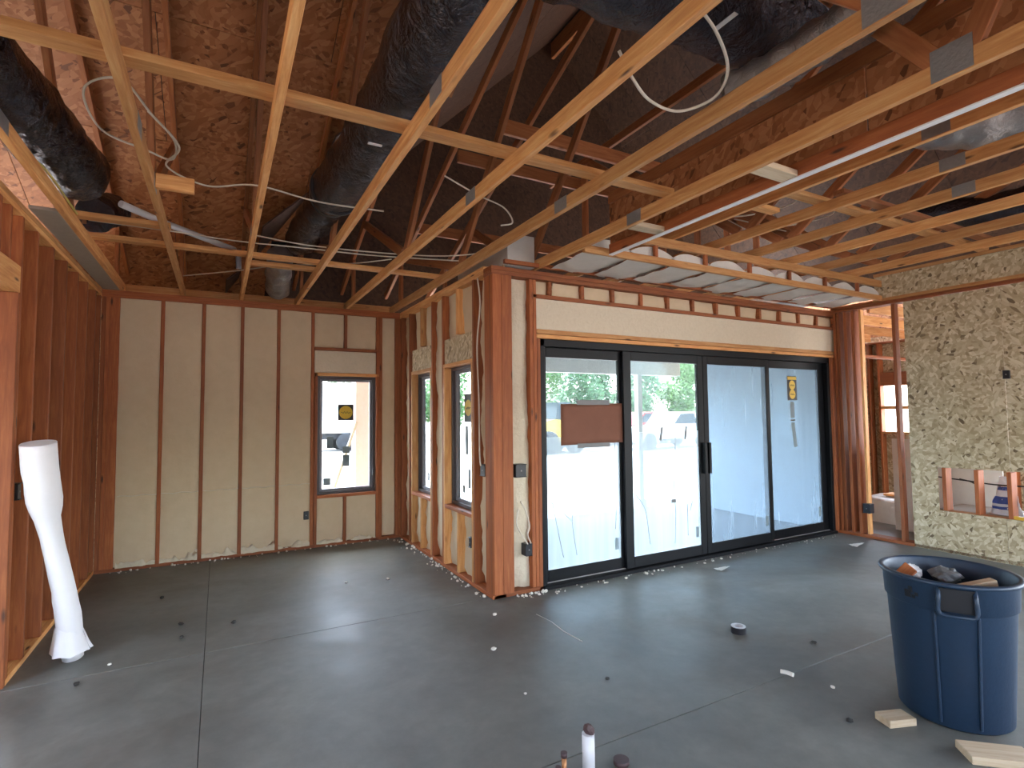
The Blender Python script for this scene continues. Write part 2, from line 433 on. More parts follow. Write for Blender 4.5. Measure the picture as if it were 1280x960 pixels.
wb(far, 'sheathing', 'osb', wf, 1.86, XR+.3, .142, .156, -.05, 3.05, 0)
wb(far, 'sheathing', 'osb', wf, 1.09, 1.86, .142, .156, -.05, .64, 0); wb(far, 'sheathing', 'osb', wf, 1.09, 1.86, .142, .156, 2.17, 3.05, 0)

def scribble(p, W, a, d, z, s, mat='black_label'):
    pts = []
    for i in range(40):
        t = i/39; pts.append(W(a+(t-.5)*s, d, z+math.sin(t*22)*s*.10*(1 if .15 < t < .85 else .3)-t*s*.04))
    return obj('lettering', tube_mesh(rel(pts, p.location*0), s*.022, 5), mat, p)
def disc(name, par, W, a, d, z, r, mat, n=24):
    bm = bmesh.new()
    v0 = [bm.verts.new(W(a+r*math.cos(2*math.pi*k/n), d, z+r*math.sin(2*math.pi*k/n))) for k in range(n)]
    v1 = [bm.verts.new(W(a+r*math.cos(2*math.pi*k/n), d-.001, z+r*math.sin(2*math.pi*k/n))) for k in range(n)]
    bm.faces.new(v0); bm.faces.new(v1[::-1])
    for k in range(n): bm.faces.new((v0[k], v1[k], v1[(k+1) % n], v0[(k+1) % n]))
    bmesh.ops.recalc_face_normals(bm, faces=bm.faces[:])
    me = bpy.data.meshes.new('disc_mesh'); bm.to_mesh(me); bm.free()
    return obj(name, me, mat, par)
def world_child(o):   # meshes written in world coordinates under an offset parent
    return o
def window(n, W, a0, a1, z0, z1, depth, label, stickers, flip=False):
    """vinyl casement: outer frame, sash, glass pane, stickers"""
    w_ = struct('window_%d' % n, (0, 0, 0), label)
    fw = .035
    def ring(nm, mat, A0, A1, Z0, Z1, t, d0, d1):
        wb(W, nm, mat, w_, A0, A0+t, d0, d1, Z0, Z1); wb(W, nm, mat, w_, A1-t, A1, d0, d1, Z0, Z1)
        wb(W, nm, mat, w_, A0+t, A1-t, d0, d1, Z0, Z0+t); wb(W, nm, mat, w_, A0+t, A1-t, d0, d1, Z1-t, Z1)
    ring('window_frame', 'dark_frame', a0, a1, z0, z1, fw, depth-.02, depth+.07)
    ring('sash', 'grey_vinyl', a0+fw, a1-fw, z0+fw, z1-fw, .032, depth+.015, depth+.06)
    wb(W, 'glass_pane', 'glass', w_, a0+fw+.03, a1-fw-.03, depth+.035, depth+.041, z0+fw+.03, z1-fw-.03, 0)
    g = depth+.033
    for (a, z, ww, hh, kind) in stickers:
        if kind == 'round':
            s_ = wb(W, 'sticker', 'black_label', w_, a-ww/2, a+ww/2, g-.001, g, z-hh/2, z+hh/2, 0)
            disc('sticker_disc', w_, W, a, g-.0015, z, min(ww, hh)*.43, 'yellow'); scribble(w_, W, a, g-.003, z, ww*.62)
        else:
            wb(W, 'sticker', 'grey_label', w_, a-ww/2, a+ww/2, g-.001, g, z-hh/2, z+hh/2, 0)
    return w_
w1 = window(1, far, 1.104, 1.842, .645, 2.16, .06, 'tall dark-framed casement window in the far foam-filled wall',
    [(1.468, 1.69, .20, .21, 'round'), (1.27, 1.30, .085, .15, 'g'), (1.475, 1.20, .09, .09, 'g'), (1.475, 1.06, .09, .15, 'g'), (1.235, .80, .09, .09, 'g')])
wb(far, 'crank_handle', 'black_plastic', w1, 1.80, 1.826, .0, .04, .86, .94)

# ------------------------------------------------------------------ return wall (windows 2 and 3)
wr = struct('wall_return', (XR, 5.8, 0))
Y0, Y1 = YD, YF
wb(ret, 'bottom_plate', 'fir', wr, Y0+.0, Y1, 0, D, 0, .038)
wb(ret, 'top_plate', 'pine', wr, Y0+.145, Y1, -.002, D, 2.973, 3.011); wb(ret, 'top_plate', 'pine', wr, Y0+.145, Y1, -.002, D, 3.012, 3.05)
def rstud(a0, a1, z0=SZ0, z1=SZ1, nm='stud', mat='fir', d0=0): wb(ret, nm, mat, wr, a0, a1, d0, D, z0, z1)
for a0, a1 in ((7.12, 7.158), (6.77, 6.808), (5.925, 5.963), (5.585, 5.623), (4.762, 4.80), (4.385, 4.425), (4.43, 4.468)): rstud(a0, a1)
for a0, a1 in ((6.675, 6.713), (5.965, 6.003), (5.545, 5.583), (4.802, 4.84)): rstud(a0, a1, SZ0, 2.165, 'jack_stud', 'pine')
for b0, b1 in ((6.003, 6.675), (4.84, 5.545)):
    wb(ret, 'window_sill_plate', 'fir', wr, b0, b1, -.004, D, .645, .683)
    wb(ret, 'header_bottom_plate', 'pine', wr, b0-.04, b1+.04, 0, D, 2.165, 2.203)
    wb(ret, 'header', 'osb', wr, b0-.03, b1+.03, .015, .1, 2.205, 2.475)
    mid = (b0+b1)/2
    wb(ret, 'cripple_stud', 'pine', wr, mid-.019, mid+.019, 0, D, 2.49, 2.972); wb(ret, 'cripple_stud', 'pine', wr, mid-.019, mid+.019, 0, D, .039, .644)
    foam(ret, wr, b0-.03, mid-.019, 2.48, 2.97, .06, .012); foam(ret, wr, mid+.019, b1+.03, 2.48, 2.97, .06, .012)
    foam(ret, wr, b0, mid-.019, .04, .645, .06, .03); foam(ret, wr, mid+.019, b1, .04, .645, .06, .03)
foam(ret, wr, 6.81, 7.12, .04, 2.972, .06, .02); foam(ret, wr, 5.625, 5.925, .04, 2.972, .05, .02); foam(ret, wr, 4.47, 4.762, .04, 2.972, .07, .03)
for a0, a1, z0, z1 in ((4.40, 4.85, -.05, 3.05), (5.53, 6.02, -.05, 3.05), (6.66, 7.34, -.05, 3.05), (4.85, 5.53, -.05, .68), (4.85, 5.53, 2.17, 3.05), (6.02, 6.66, -.05, .68), (6.02, 6.66, 2.17, 3.05)):
    wb(ret, 'sheathing', 'osb', wr, a0, a1, .142, .156, z0, z1, 0)
w2 = window(2, ret, 4.842, 5.543, .685, 2.163, .10, 'nearer dark-framed casement window in the short return wall',
    [(5.20, 1.72, .20, .30, 'round'), (5.24, 1.38, .07, .30, 'g'), (5.18, .98, .06, .20, 'g'), (5.32, .86, .06, .08, 'g')])
w3 = window(3, ret, 6.005, 6.673, .685, 2.163, .10, 'farther dark-framed casement window in the short return wall, by the corner',
    [(6.28, 1.72, .20, .28, 'round'), (6.42, .88, .06, .1, 'g')])

# ------------------------------------------------------------------ sliding door wall
wd = struct('wall_door', (4.8, YD, 0))
def dbd(nm, mat, a0, a1, z0, z1, d0=0, d1=D): return wb(door_, nm, mat, wd, a0, a1, d0, d1, z0, z1)
dbd('bottom_plate', 'fir', 2.19, 2.70, 0, .038)
dbd('top_plate', 'fir', 2.165, 7.6, 2.94, 2.978, -.03); dbd('top_plate', 'fir', 2.165, 7.6, 2.98, 3.018, -.03)
dbd('corner_post', 'fir', 2.172, 2.262, .04, 2.94, -.035); dbd('corner_post', 'fir', 2.265, 2.375, .04, 2.94, -.03)
for a0, a1 in ((2.585, 2.622), (2.624, 2.66), (7.51, 7.55), (7.56, 7.60)): dbd('stud', 'fir', a0, a1, .04, 2.94)
for a0, a1 in ((2.662, 2.70), (7.345, 7.385), (7.39, 7.43), (7.44, 7.50)): dbd('jack_stud', 'fir', a0, a1, .0, 2.375)
dbd('header_bottom_plate', 'pine', 2.662, 7.5, 2.378, 2.416); dbd('header_bottom_plate', 'pine', 2.662, 7.5, 2.42, 2.465)
dbd('header_top_plate', 'fir', 2.622, 7.52, 2.765, 2.803)
x = 2.80
k = 0
while x < 7.5:
    dbd('cripple_stud', 'fir', x, x+.04, 2.805, 2.938)
    foam(door_, wd, (x-.36 if k else 2.625)+.04*(k > 0), x, 2.806, 2.938, .03, .008, False)
    x += .39; k += 1
foam(door_, wd, 2.63, 7.51, 2.467, 2.764, .012, .006, False, .008, 'foam_pale')
foam(door_, wd, 2.377, 2.585, .04, 2.94, .05, .03, True, .03, 'foam_pale')
dbd('sheathing', 'osb', 2.32, 2.70, -.05, 3.05, .142, .156); dbd('sheathing', 'osb', 2.70, 7.6, 2.38, 3.05, .142, .156)
dbd('sheathing', 'osb', 7.36, 7.62, -.05, 2.38, .142, .156)

# four panel sliding door
d1 = struct('door_1', (5.0, YD, 0), 'black four panel sliding glass door with film on the panes')
DX0, DX1, DZ1 = 2.70, 7.34, 2.372
def dp(nm, mat, a0, a1, d0, d1_, z0, z1, par=None): return wb(door_, nm, mat, par or d1, a0, a1, d0, d1_, z0, z1)
dp('door_frame', 'black_alu', DX0, DX0+.045, 0, .13, 0, DZ1); dp('door_frame', 'black_alu', DX1-.05, DX1, 0, .13, 0, DZ1)
dp('door_frame', 'black_alu', DX0, DX1, 0, .13, DZ1-.07, DZ1)
dp('sill_track', 'black_alu', DX0, DX1, -.03, .13, 0, .035); dp('track_rail', 'steel', DX0+.05, DX1-.05, .05, .056, .035, .045)
panels = [(2.745, 3.78, .065), (3.73, 4.91, .02), (4.915, 6.09, .02), (6.05, 7.29, .065)]
panes = [(2.80, 3.705), (3.835, 4.825), (4.99, 6.03), (6.155, 7.18)]
for i, ((a0, a1, dd), (g0, g1)) in enumerate(zip(panels, panes)):
    zt, zb = 2.205, .15
    dp('stile', 'black_alu', a0, g0, dd, dd+.045, .04, 2.30); dp('stile', 'black_alu', g1, a1, dd, dd+.045, .04, 2.30)
    dp('rail', 'black_alu', g0, g1, dd, dd+.045, .04, zb); dp('rail', 'black_alu', g0, g1, dd, dd+.045, zt, 2.30)
    dp('glass_pane', 'glass', g0, g1, dd+.02, dd+.026, zb, zt)
    seed = i*7.3
    ztop = [1.42, 1.44, 2.205, 2.205][i]
    def fn(u, v, g0=g0, g1=g1, dd=dd, ztop=ztop, seed=seed):
        a = g0+(g1-g0)*u; z = .152+(ztop-.152)*v
        return door_(a, dd+.014+.003*nz(a, z, seed, 5), z)
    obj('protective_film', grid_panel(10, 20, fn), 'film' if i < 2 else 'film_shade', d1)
    if i < 2:
        def fn2(u, v, g0=g0, g1=g1, dd=dd, ztop=ztop, seed=seed):
            a = g0+(g1-g0)*u; z = ztop+.002+(2.204-ztop-.002)*v
            return door_(a, dd+.014+.002*nz(a, z, seed, 5), z)
        obj('protective_film', grid_panel(6, 6, fn2), 'film_thin', d1)
    if i == 1:
        dp('handle', 'black_alu', 4.86, 4.90, -.03, .02, .95, 1.30)
    if i == 2:
        dp('handle', 'black_alu', 4.93, 4.965, -.03, .02, .95, 1.30)
    # small label low on the pane
    dp('sticker', 'grey_label', g1-.085, g1-.035, dd+.008, dd+.010, .24, .36)
# wrinkles standing up in the film
for pts, dd in (([(2.84, .80), (2.98, .68), (3.09, .58)], .065), ([(3.12, .70), (3.09, .58), (3.14, .25)], .065), ([(2.86, .78), (2.98, .25)], .065),
                ([(3.64, 1.35), (3.66, .9), (3.63, .45)], .065),
                ([(4.46, 1.38), (4.45, 1.1), (4.42, .80), (4.44, .55), (4.42, .22)], .02), ([(3.86, .80), (4.0, .62), (4.06, .25)], .02),
                ([(4.78, .85), (4.66, .55)], .02), ([(4.62, .62), (4.62, .28)], .02)):
    p = smooth_path([door_(a, dd+.008, z) for a, z in pts], 5)
    obj('film_wrinkle', tube_mesh(p, .0035, 5), 'crease', d1)
for a, z, t in ((4.23, 1.42, .35), (4.60, 1.42, .25)):
    beam('tape_strip', 'tape', d1, door_(a-.01, .01, z-.075), door_(a+.02*t*3, .01, z+.075), .03, .002, (0, 1, 0))
dp('tape_strip', 'tape', 4.36, 4.43, .008, .012, .66, .70)
# stickers on the last pane
dp('sticker', 'black_label', 6.52, 6.72, .072, .074, 1.79, 2.11)
for z in (1.99, 1.87): disc('sticker_disc', d1, door_, 6.62, .070, z, .062, 'yellow'); scribble(d1, door_, 6.62, .068, z, .10)
dp('sticker', 'yellow', 6.53, 6.71, .0695, .0705, 2.06, 2.10)
dp('sticker', 'grey_label', 6.57, 6.65, .072, .074, 1.56, 1.77)
dp('sticker', 'black_label', 6.57, 6.66, .072, .074, 1.52, 1.54)
beam('sticker', 'grey_label', d1, door_(6.61, .073, 1.50), door_(6.655, .073, 1.18), .07, .002, (0, 1, 0))

# cardboard taped on the first pane
cb = thing('cardboard_sheet', 'brown cardboard rectangle taped on the leftmost glass door panel', 'cardboard', (3.34, YD, 1.55))
def cfn(u, v):
    a = 2.955+.775*u; z = 1.338+.407*v
    return door_(a, .045+.006*math.sin(u*3)+.004*nz(a, z, 2, 3), z+.006*u)
me = grid_panel(12, 8, cfn); 
o_ = obj("sheet", me, "cardboard", cb, (0, 0, 0))
md = o_.modifiers.new('thickness', 'SOLIDIFY'); md.thickness = .006
for z0, z1 in ((1.735, 1.785), (1.305, 1.35)): wb(door_, 'tape_strip', 'tape', cb, 3.14, 3.55, .032, .036, z0, z1)
for o in list(d1.children)+list(wd.children)+list(wr.children)+list(wf.children):
    pass

# ------------------------------------------------------------------ left wall
wl = struct('wall_left', (XL, 5.8, 0))
wb(left, 'bottom_plate', 'pine', wl, 4.53, 7.2, 0, D, 0, .038)
wb(left, 'top_plate', 'pine', wl, -2.0, 7.2, 0, D, 2.973, 3.011); wb(left, 'top_plate', 'pine', wl, -2.0, 7.2, 0, D, 3.012, 3.05)
for a in (4.53, 4.86, 5.27, 5.68, 6.085, 6.49, 6.88, 7.15): wb(left, 'stud', 'fir', wl, a, a+.038, 0, D, .038, 2.973)
wb(left, 'jack_stud', 'fir', wl, 4.49, 4.528, 0, D, 0, 2.465)
wb(left, 'header', 'pine', wl, 2.6, 4.528, .0, D, 2.467, 2.64)
for a in (4.12, 4.3, 3.7): wb(left, 'cripple_stud', 'fir', wl, a, a+.038, 0, D, 2.642, 2.972)
for a in (4.53, 4.94, 5.75, 6.55): wb(left, 'sheathing', 'osb', wl, a+.002, min(7.2, a+(.41 if a < 4.9 else .81))-.002, .142, .156, 0, 3.05, 0)
wb(left, 'drywall_backing', 'grey_board', wl, 4.6, 7.2, -.16, -.005, 3.052, 3.075)

# ------------------------------------------------------------------ right wall: sheathed fireplace chase and open studs
wo_ = struct('wall_right', (XO, 3.0, 0))
T = .012
sh = poly_prism([(3.485, 0), (3.485, 2.985), (2.545, 2.985), (2.545, .985), (3.21, .975), (3.21, .475), (2.60, .475), (2.60, 0)], 'YZ', XO, XO+T)
obj('osb_sheet', sh, 'osb', wo_, (0, 0, 0))
board('osb_sheet', 'osb', wo_, (XO, 1.33, .0), (XO+T, 2.596, .475), 0)
board('osb_sheet', 'osb', wo_, (XO, 1.33, .985), (XO+T, 2.541, 2.985), 0)
def ob(nm, mat, y0, y1, z0, z1, d0=T+.001, d1=T+.14): return board(nm, mat, wo_, (XO+d0, y0, z0), (XO+d1, y1, z1))
for y in (3.135, 2.83, 2.545, 2.24, 1.9): ob('stud', 'fir', y, y+.04, .478, .972)
for y in (3.45, 3.21, 2.83, 2.4, 2.0, 1.6): ob('stud', 'fir', y, y+.04, 1.02, 2.985)
ob('stud', 'fir', 3.44, 3.48, .04, .985); ob('stud', 'fir', 3.25, 3.29, .04, .44)
ob('opening_sill', 'pine', 1.4, 3.21, .44, .474); ob('opening_header', 'pine', 1.4, 3.21, .988, 1.02)
ob('bottom_plate', 'fir', 1.33, 4.38, 0, .038, 0); ob('bottom_plate', 'fir', 3.486, 4.38, 0, .036, -.02, 0)
for z in (2.99, 3.03): ob('top_plate', 'fir', -2.5, 4.385, z, z+.036, -.01)
for y in (4.36, 4.31, 4.22, 4.12): ob('stud', 'fir', y-.038, y, .04, 2.985, 0)
ob('stud', 'fir', 3.585, 3.625, .04, 2.985, .0, .09)
ob('stud', 'pine', 4.0, 4.03, .04, 2.985, .02, .09)

# tray ceiling sides (raised box over the room)
ts = struct('trim_1', (XO, 1.0, 3.05))
ZT = 3.30
def tb(nm, mat, a, b): return board(nm, mat, ts, a, b)
for y0, y1 in ((-2.5, -.06), (-.06, 1.38), (1.384, 3.80)): tb('osb_sheet', 'osb', (XO-.02, y0+.002, 3.072), (XO-.008, y1-.002, 3.355))
tb('ledger', 'pine', (XO-.03, -2.5, 3.357), (XO+.01, 3.8, 3.395)); tb('ledger', 'pine', (XO-.006, -2.5, 3.074), (XO+.08, 3.8, 3.355))
tb('bottom_strip', 'pine', (XO-.04, -2.5, 3.034), (XO-.012, 3.82, 3.07))
# left side of the tray: bottom member with white strip, sheathing, upper member
XJ = 3.0
t2 = struct('trim_2', (XJ, 1.0, 3.05))
board('bottom_member', 'fir', t2, (XJ, -2.5, 3.053), (XJ+.038, 3.70, 3.14))
board('edge_strip', 'white_strip', t2, (XJ-.002, -2.5, 3.044), (XJ+.042, 3.70, 3.0525), .001)
for y0, y1 in ((-2.5, -.9), (-.9, 1.54), (1.544, 3.7)): board('osb_sheet', 'osb_roof', t2, (XJ+.012, y0+.002, 3.142), (XJ+.024, y1-.002, 3.50))
board('upper_member', 'web', t2, (XJ, -2.5, 3.502), (XJ+.06, 3.70, 3.60))
# far side of the tray: two members, stubs and batts (the soffit)
YS = 3.70
t3 = struct('trim_3', (5, YS, 3.05))
board('bottom_member', 'pine', t3, (XJ-.26, YS, 3.042), (XO-.03, YS+.038, 3.105))
board('upper_member', 'pine', t3, (XJ+.05, YS, 3.215), (XO-.03, YS+.038, 3.298))
xx = 3.55
while xx < 7.3:
    board('stub_stud', 'fir', t3, (xx, YS+.002, 3.107), (xx+.038, YS+.036, 3.213)); xx += .66
board('back_member', 'fir', t3, (2.3, YD-.045, 3.052), (XO-.03, YD-.005, 3.09))
nb = 9
for i in range(nb):
    a0 = 2.78+i*.515; a1 = a0+.56
    seed = i*3.1
    def bfn(u, v, a0=a0, a1=a1, seed=seed):
        x = a0+(a1-a0)*u+.05*(v-.5); 
        ph = v
        if ph < .3: # front face, arched top
            y = YS+.045; zt = 3.205-.085*(2*u-1)**2; z = zt+(3.055-zt)*(ph/.3)
        else:
            y = YS+.045+(YD-YS-.06)*(ph-.3)/.7; z = 3.055
        z += .018*nz(x, y, seed, 6) + .03*(u-.5)*(1 if ph >= .3 else 0) + .02*((2*u-1)**2)*(ph >= .3)
        return Vector((x, y, max(z, 3.03)))
    obj('insulation_batt', grid_panel(14, 20, bfn), 'batt', t3)
for st_ in (t3, t2, ts): pass

# ------------------------------------------------------------------ roof deck (OSB sheets) as the ceiling
ce = struct('ceiling', (0, 0, 3.0))
SL = .40
def deckz(y): return 3.36+(7.7-y)*SL
MS = 1.0
def mainz(x): return 3.9+(x-.7)*MS if x < 5.2 else 3.9+4.5*MS-(x-5.2)*MS
def valley_x(y): return .7+(deckz(y)-3.9)/MS
def rsheet(p0, p1, wid, n_, mat='osb_roof'):
    L = (p1-p0).length; xv = (p1-p0).normalized(); yv = n_.cross(xv)
    o = obj('roof_sheet', boxmesh(round(L, 3), round(wid, 3), .014, mat, 0), None, ce, (p0+p1)/2)
    o.rotation_euler = Matrix((xv, yv, n_)).transposed().to_euler()
y = 7.95; row = 0
n_ = Vector((0, SL, 1)).normalized()
while y > -2.6:
    y1 = y-1.13
    xmax = min(5.2, valley_x(y1)); xx = -2.9 - (row % 2)*1.2
    while xx < xmax-.1:
        x1 = min(xx+2.44, xmax)
        xm = (max(xx, -2.9)+x1)/2; wd_ = x1-max(xx, -2.9)-.006
        if wd_ > .05:
            rsheet(Vector((xm, y-.003, deckz(y-.003)))+n_*.008, Vector((xm, y1+.003, deckz(y1+.003)))+n_*.008, wd_, n_)
        xx += 2.44
    y = y1; row += 1
yy = -2.6
while yy < 7.9:
    xs_ = max(.06, valley_x(yy+1.22)); cuts = [xs_] + [c for c in (2.33, 3.77, 5.2, 6.8, 8.4, 9.8) if c > xs_+.15]
    for xa, xb in zip(cuts, cuts[1:]):
        mn = Vector((-(mainz(xb)-mainz(xa)), 0, xb-xa)).normalized()
        rsheet(Vector((xa+.002, yy+.61, mainz(xa)))+mn*.02, Vector((xb-.002, yy+.61, mainz(xb)))+mn*.02, 1.214, mn, 'osb_shade')
    yy += 1.22
def sheet3(pts, off):
    bm = bmesh.new(); bm.faces.new([bm.verts.new(Vector(p)+Vector((0, 0, off))) for p in pts]); bm.normal_update()
    me = bpy.data.meshes.new('felt_mesh'); bm.to_mesh(me); bm.free()
    o = obj('roof_felt', me, 'black_plastic', ce); md_ = o.modifiers.new('thickness', 'SOLIDIFY'); md_.thickness = .01; return o
vf, vn = valley_x(8.3), valley_x(-2.7)
board('ridge_beam', 'web', ce, (5.17, -2.6, mainz(5.2)-.35), (5.23, 7.9, mainz(5.2)-.06))
sheet3([(-3.2, 8.3, deckz(8.3)), (vf+.2, 8.3, deckz(8.3)), (vn+.2, -2.7, deckz(-2.7)), (-3.2, -2.7, deckz(-2.7))], .045)
sheet3([(vf, 8.3, mainz(vf)), (5.2, 8.3, mainz(5.2)), (5.2, -2.7, mainz(5.2)), (vn, -2.7, mainz(vn))], .06)
sheet3([(5.2, 8.3, mainz(5.2)), (11.0, 8.3, mainz(9.8)), (11.0, -2.7, mainz(9.8)), (5.2, -2.7, mainz(5.2))], .06)
board('gable_sheathing', 'osb_roof', ce, (11.16, -2.6, 2.9), (11.172, 7.96, 3.95), 0)
gab = [(.05, 3.06), (11.15, 3.06), (11.15, 3.95), (9.8, mainz(9.8)+.1), (5.2, mainz(5.2)+.1), (.05, mainz(.05)+.1)]
obj('gable_sheathing', poly_prism(gab, 'XZ', 7.96, 7.975), 'osb_shade', ce)
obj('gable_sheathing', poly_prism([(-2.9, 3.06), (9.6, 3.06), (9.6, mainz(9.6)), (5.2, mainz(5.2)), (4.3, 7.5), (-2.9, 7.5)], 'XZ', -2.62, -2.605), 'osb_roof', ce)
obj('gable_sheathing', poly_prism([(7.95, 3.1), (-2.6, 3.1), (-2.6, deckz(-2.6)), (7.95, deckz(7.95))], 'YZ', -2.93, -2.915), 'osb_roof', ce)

board('eave_fascia', 'pine', ce, (-2.9, 7.90, 2.98), (2.3, 7.938, 3.27)); board('eave_soffit_extended', 'osb', ce, (-2.9, 7.36, 2.985), (2.3, 8.5, 2.997), 0)  # unseen soffit, extended past the fascia to keep sun off the far window

# ------------------------------------------------------------------ unseen walls added out of frame, openings sized to let in fill light
wbk = struct('wall_back', (3, -2.6, 0)); bk = mk_wall('+Y', -2.76)
for a0, a1, z0, z1 in ((-2.9, -1.2, 0, 3.06), (1.8, 3.8, 0, 3.06), (8.2, 9.6, 0, 3.06), (-1.2, 1.8, 2.1, 3.06), (-1.2, 1.8, 0, .8), (3.8, 8.2, 0, .7), (3.8, 8.2, 2.1, 3.06)): wb(bk, 'sheathing', 'osb', wbk, a0, a1, 0, .012, z0, z1, 0)
a = -2.9
while a < 9.6:
    if not (-1.25 < a < 1.8 or 3.75 < a < 8.2): wb(bk, 'stud', 'fir', wbk, a, a+.038, .014, .154, 0, 3.0)
    a += .406
wsd = struct('wall_side', (-2.9, 2.5, 0)); sd = mk_wall('+X', -3.06)
for a0, a1, z0, z1 in ((-2.75, -1.0, 0, 3.1), (3.4, 7.95, 0, 3.1), (-1.0, 1.2, 0, 3.1), (1.2, 3.4, 2.1, 3.1), (1.2, 3.4, 0, .9)): wb(sd, 'sheathing', 'osb', wsd, a0, a1, 0, .012, z0, z1, 0)

# ------------------------------------------------------------------ roof trusses
GT = 'wood roof trusses over the room'
def truss(x, label, yn=-2.5, yf=7.34, z0=3.052, apex=(1.0, 4.9), tops=(-.9, 2.95, 6.7), plates=(), topz=None, mat='pine', group=GT):
    t = thing('roof_truss', label, 'roof truss', (x, 3, z0), group)
    tz = topz or (lambda yy: min(deckz(yy), max(mainz(x), deckz(yy)))-.10)
    beam('bottom_chord', mat, t, (x, yn, z0+.0445), (x, yf, z0+.0445), .089, .038)
    ye = yf+.25
    if topz is None: beam('top_chord', 'web', t, (x, yn+.05, deckz(yn+.05)-.06), (x, ye, deckz(ye)-.06), .089, .038)
    else: beam('top_chord', 'web', t, (x, yn+.05, tz(0)+.05), (x, ye, tz(0)+.05), .089, .038)
    allp = sorted(list(tops))
    for a in apex:
        for b in allp:
            if abs(a-b) < 2.3:
                beam('web', 'web', t, (x, a+(.05 if b > a else -.05), z0+.085), (x, b, tz(b)), .089, .036)
    for b in (yf-.5,):
        beam('web', 'web', t, (x, b, z0+.089), (x, b, max(z0+.2, tz(b))), .089, .036)
    for p, hgt in plates:
        board('gusset_plate', 'steel', t, (x-.0205, p-.075, z0+.006), (x+.0205, p+.075, z0+.006+hgt), 0)
    return t
truss(-.962, 'leftmost ceiling truss, its chord beside the framed left wall top', plates=((3.4, .08),))
truss(-.388, 'second truss from the left, right of the fat black duct', apex=(1.2, 4.0), tops=(-.7, 2.6, 5.6), plates=((3.15, .085), (3.9, .085)))
truss(.215, 'third truss from the left, the one reaching the middle of the foam bays', apex=(.9, 4.6), tops=(-1.0, 2.9, 6.3), plates=((4.6, .085),))
truss(.843, 'fourth truss from the left, right under the long black duct', apex=(1.0, 4.9), plates=((2.2, .085),))
truss(1.460, 'fifth truss from the left, landing above the far wall window', apex=(1.1, 4.7), tops=(-.8, 2.9, 6.2), plates=((3.2, .085),))
truss(2.075, 'sixth truss from the left, landing on the short return wall', apex=(.95, 4.9), plates=((.98, .12), (3.05, .087)))
truss(2.69, 'seventh truss from the left, beside the raised ceiling, with two grey nail plates', apex=(1.03, 4.6), tops=(-.7, 2.6, 6.0), plates=((1.03, .14), (3.0, .087)))
labs = ['first joist truss of the raised ceiling, nearest the white edged board', 'second joist truss of the raised ceiling from the white edged board', 'third joist truss of the raised ceiling from the white edged board',
        'fourth joist truss of the raised ceiling, third from the sheathed side', 'fifth joist truss of the raised ceiling, second from the sheathed side', 'last joist truss of the raised ceiling, nearest the sheathed side']
pl = [((1.55, .087),), ((1.72, .087),), ((1.9, .087),), (), (), ()]
for i, x in enumerate((3.79, 4.41, 5.03, 5.66, 6.25, 6.87)):
    truss(x, labs[i], z0=3.302, yf=5.6, apex=(.4, 3.4), tops=(-1.4, 1.7, 5.0), plates=pl[i], topz=lambda yy, x=x: min(mainz(x)-.12, 4.6 if x < 6.5 else 4.2), group='trusses over the raised ceiling')

# lateral braces and blocks
def lumber_thing(name, label, cat, a, b, mat='pine', group=None):
    c = (Vector(a)+Vector(b))/2; o = board(name, mat, None, a, b)
    tag(o, label, cat, group); return o
lumber_thing('brace_board', 'long brace board crossing on top of the trusses in the foreground', 'board', (-1.6, 2.62, 3.142), (2.70, 2.709, 3.18))
lumber_thing('brace_board', 'long brace board crossing the trusses near the far wall', 'board', (-.98, 5.46, 3.142), (2.12, 5.549, 3.18))
lumber_thing('brace_board', 'short brace board between the second and third truss near the far wall', 'board', (.2, 5.75, 3.142), (.86, 5.839, 3.18))
lumber_thing('brace_board', 'brace board below the small left duct joining the two leftmost trusses', 'board', (-1.02, 4.92, 3.142), (-.36, 5.009, 3.18))
lumber_thing('brace_board', 'pale brace board laid flat across the raised ceiling trusses', 'board', (3.70, 2.60, 3.393), (7.38, 2.70, 3.431))
lumber_thing('brace_board', 'second pale brace board laid across the raised ceiling trusses, farther back', 'board', (4.35, 2.42, 3.393), (7.38, 2.51, 3.431), 'web')
lumber_thing('brace_board', 'short sawn-off board end on the first raised ceiling truss', 'board', (3.72, 2.93, 3.393), (4.28, 3.02, 3.431))
lumber_thing('block', 'pale flat block between the seventh truss and the white edged board, nearer one', 'block', (2.712, 1.93, 3.053), (2.999, 2.04, 3.09), 'offcut')
lumber_thing('block', 'pale flat block between the seventh truss and the white edged board, by the batts', 'block', (2.712, 3.02, 3.053), (2.999, 3.12, 3.09), 'offcut')
lumber_thing('block', 'short block standing on the second truss beside the nail plate', 'block', (-.366, 3.85, 3.06), (-.16, 3.89, 3.15))
lumber_thing('insulation_piece', 'pale insulation piece standing behind the end of the seventh truss', 'insulation', (2.36, 4.40, 3.055), (2.655, 5.6, 3.36), 'batt')
# upper framing deep in the dark roof space
for i, (yy, zz) in enumerate(((6.6, 4.0), (5.2, 4.35), (4.2, 4.2))):
    lumber_thing('purlin', ['lowest', 'middle', 'nearest'][i]+' horizontal purlin crossing the dark roof space behind the trusses', 'purlin', (2.2, yy, zz), (5.1, yy+.038, zz+.14), 'web')

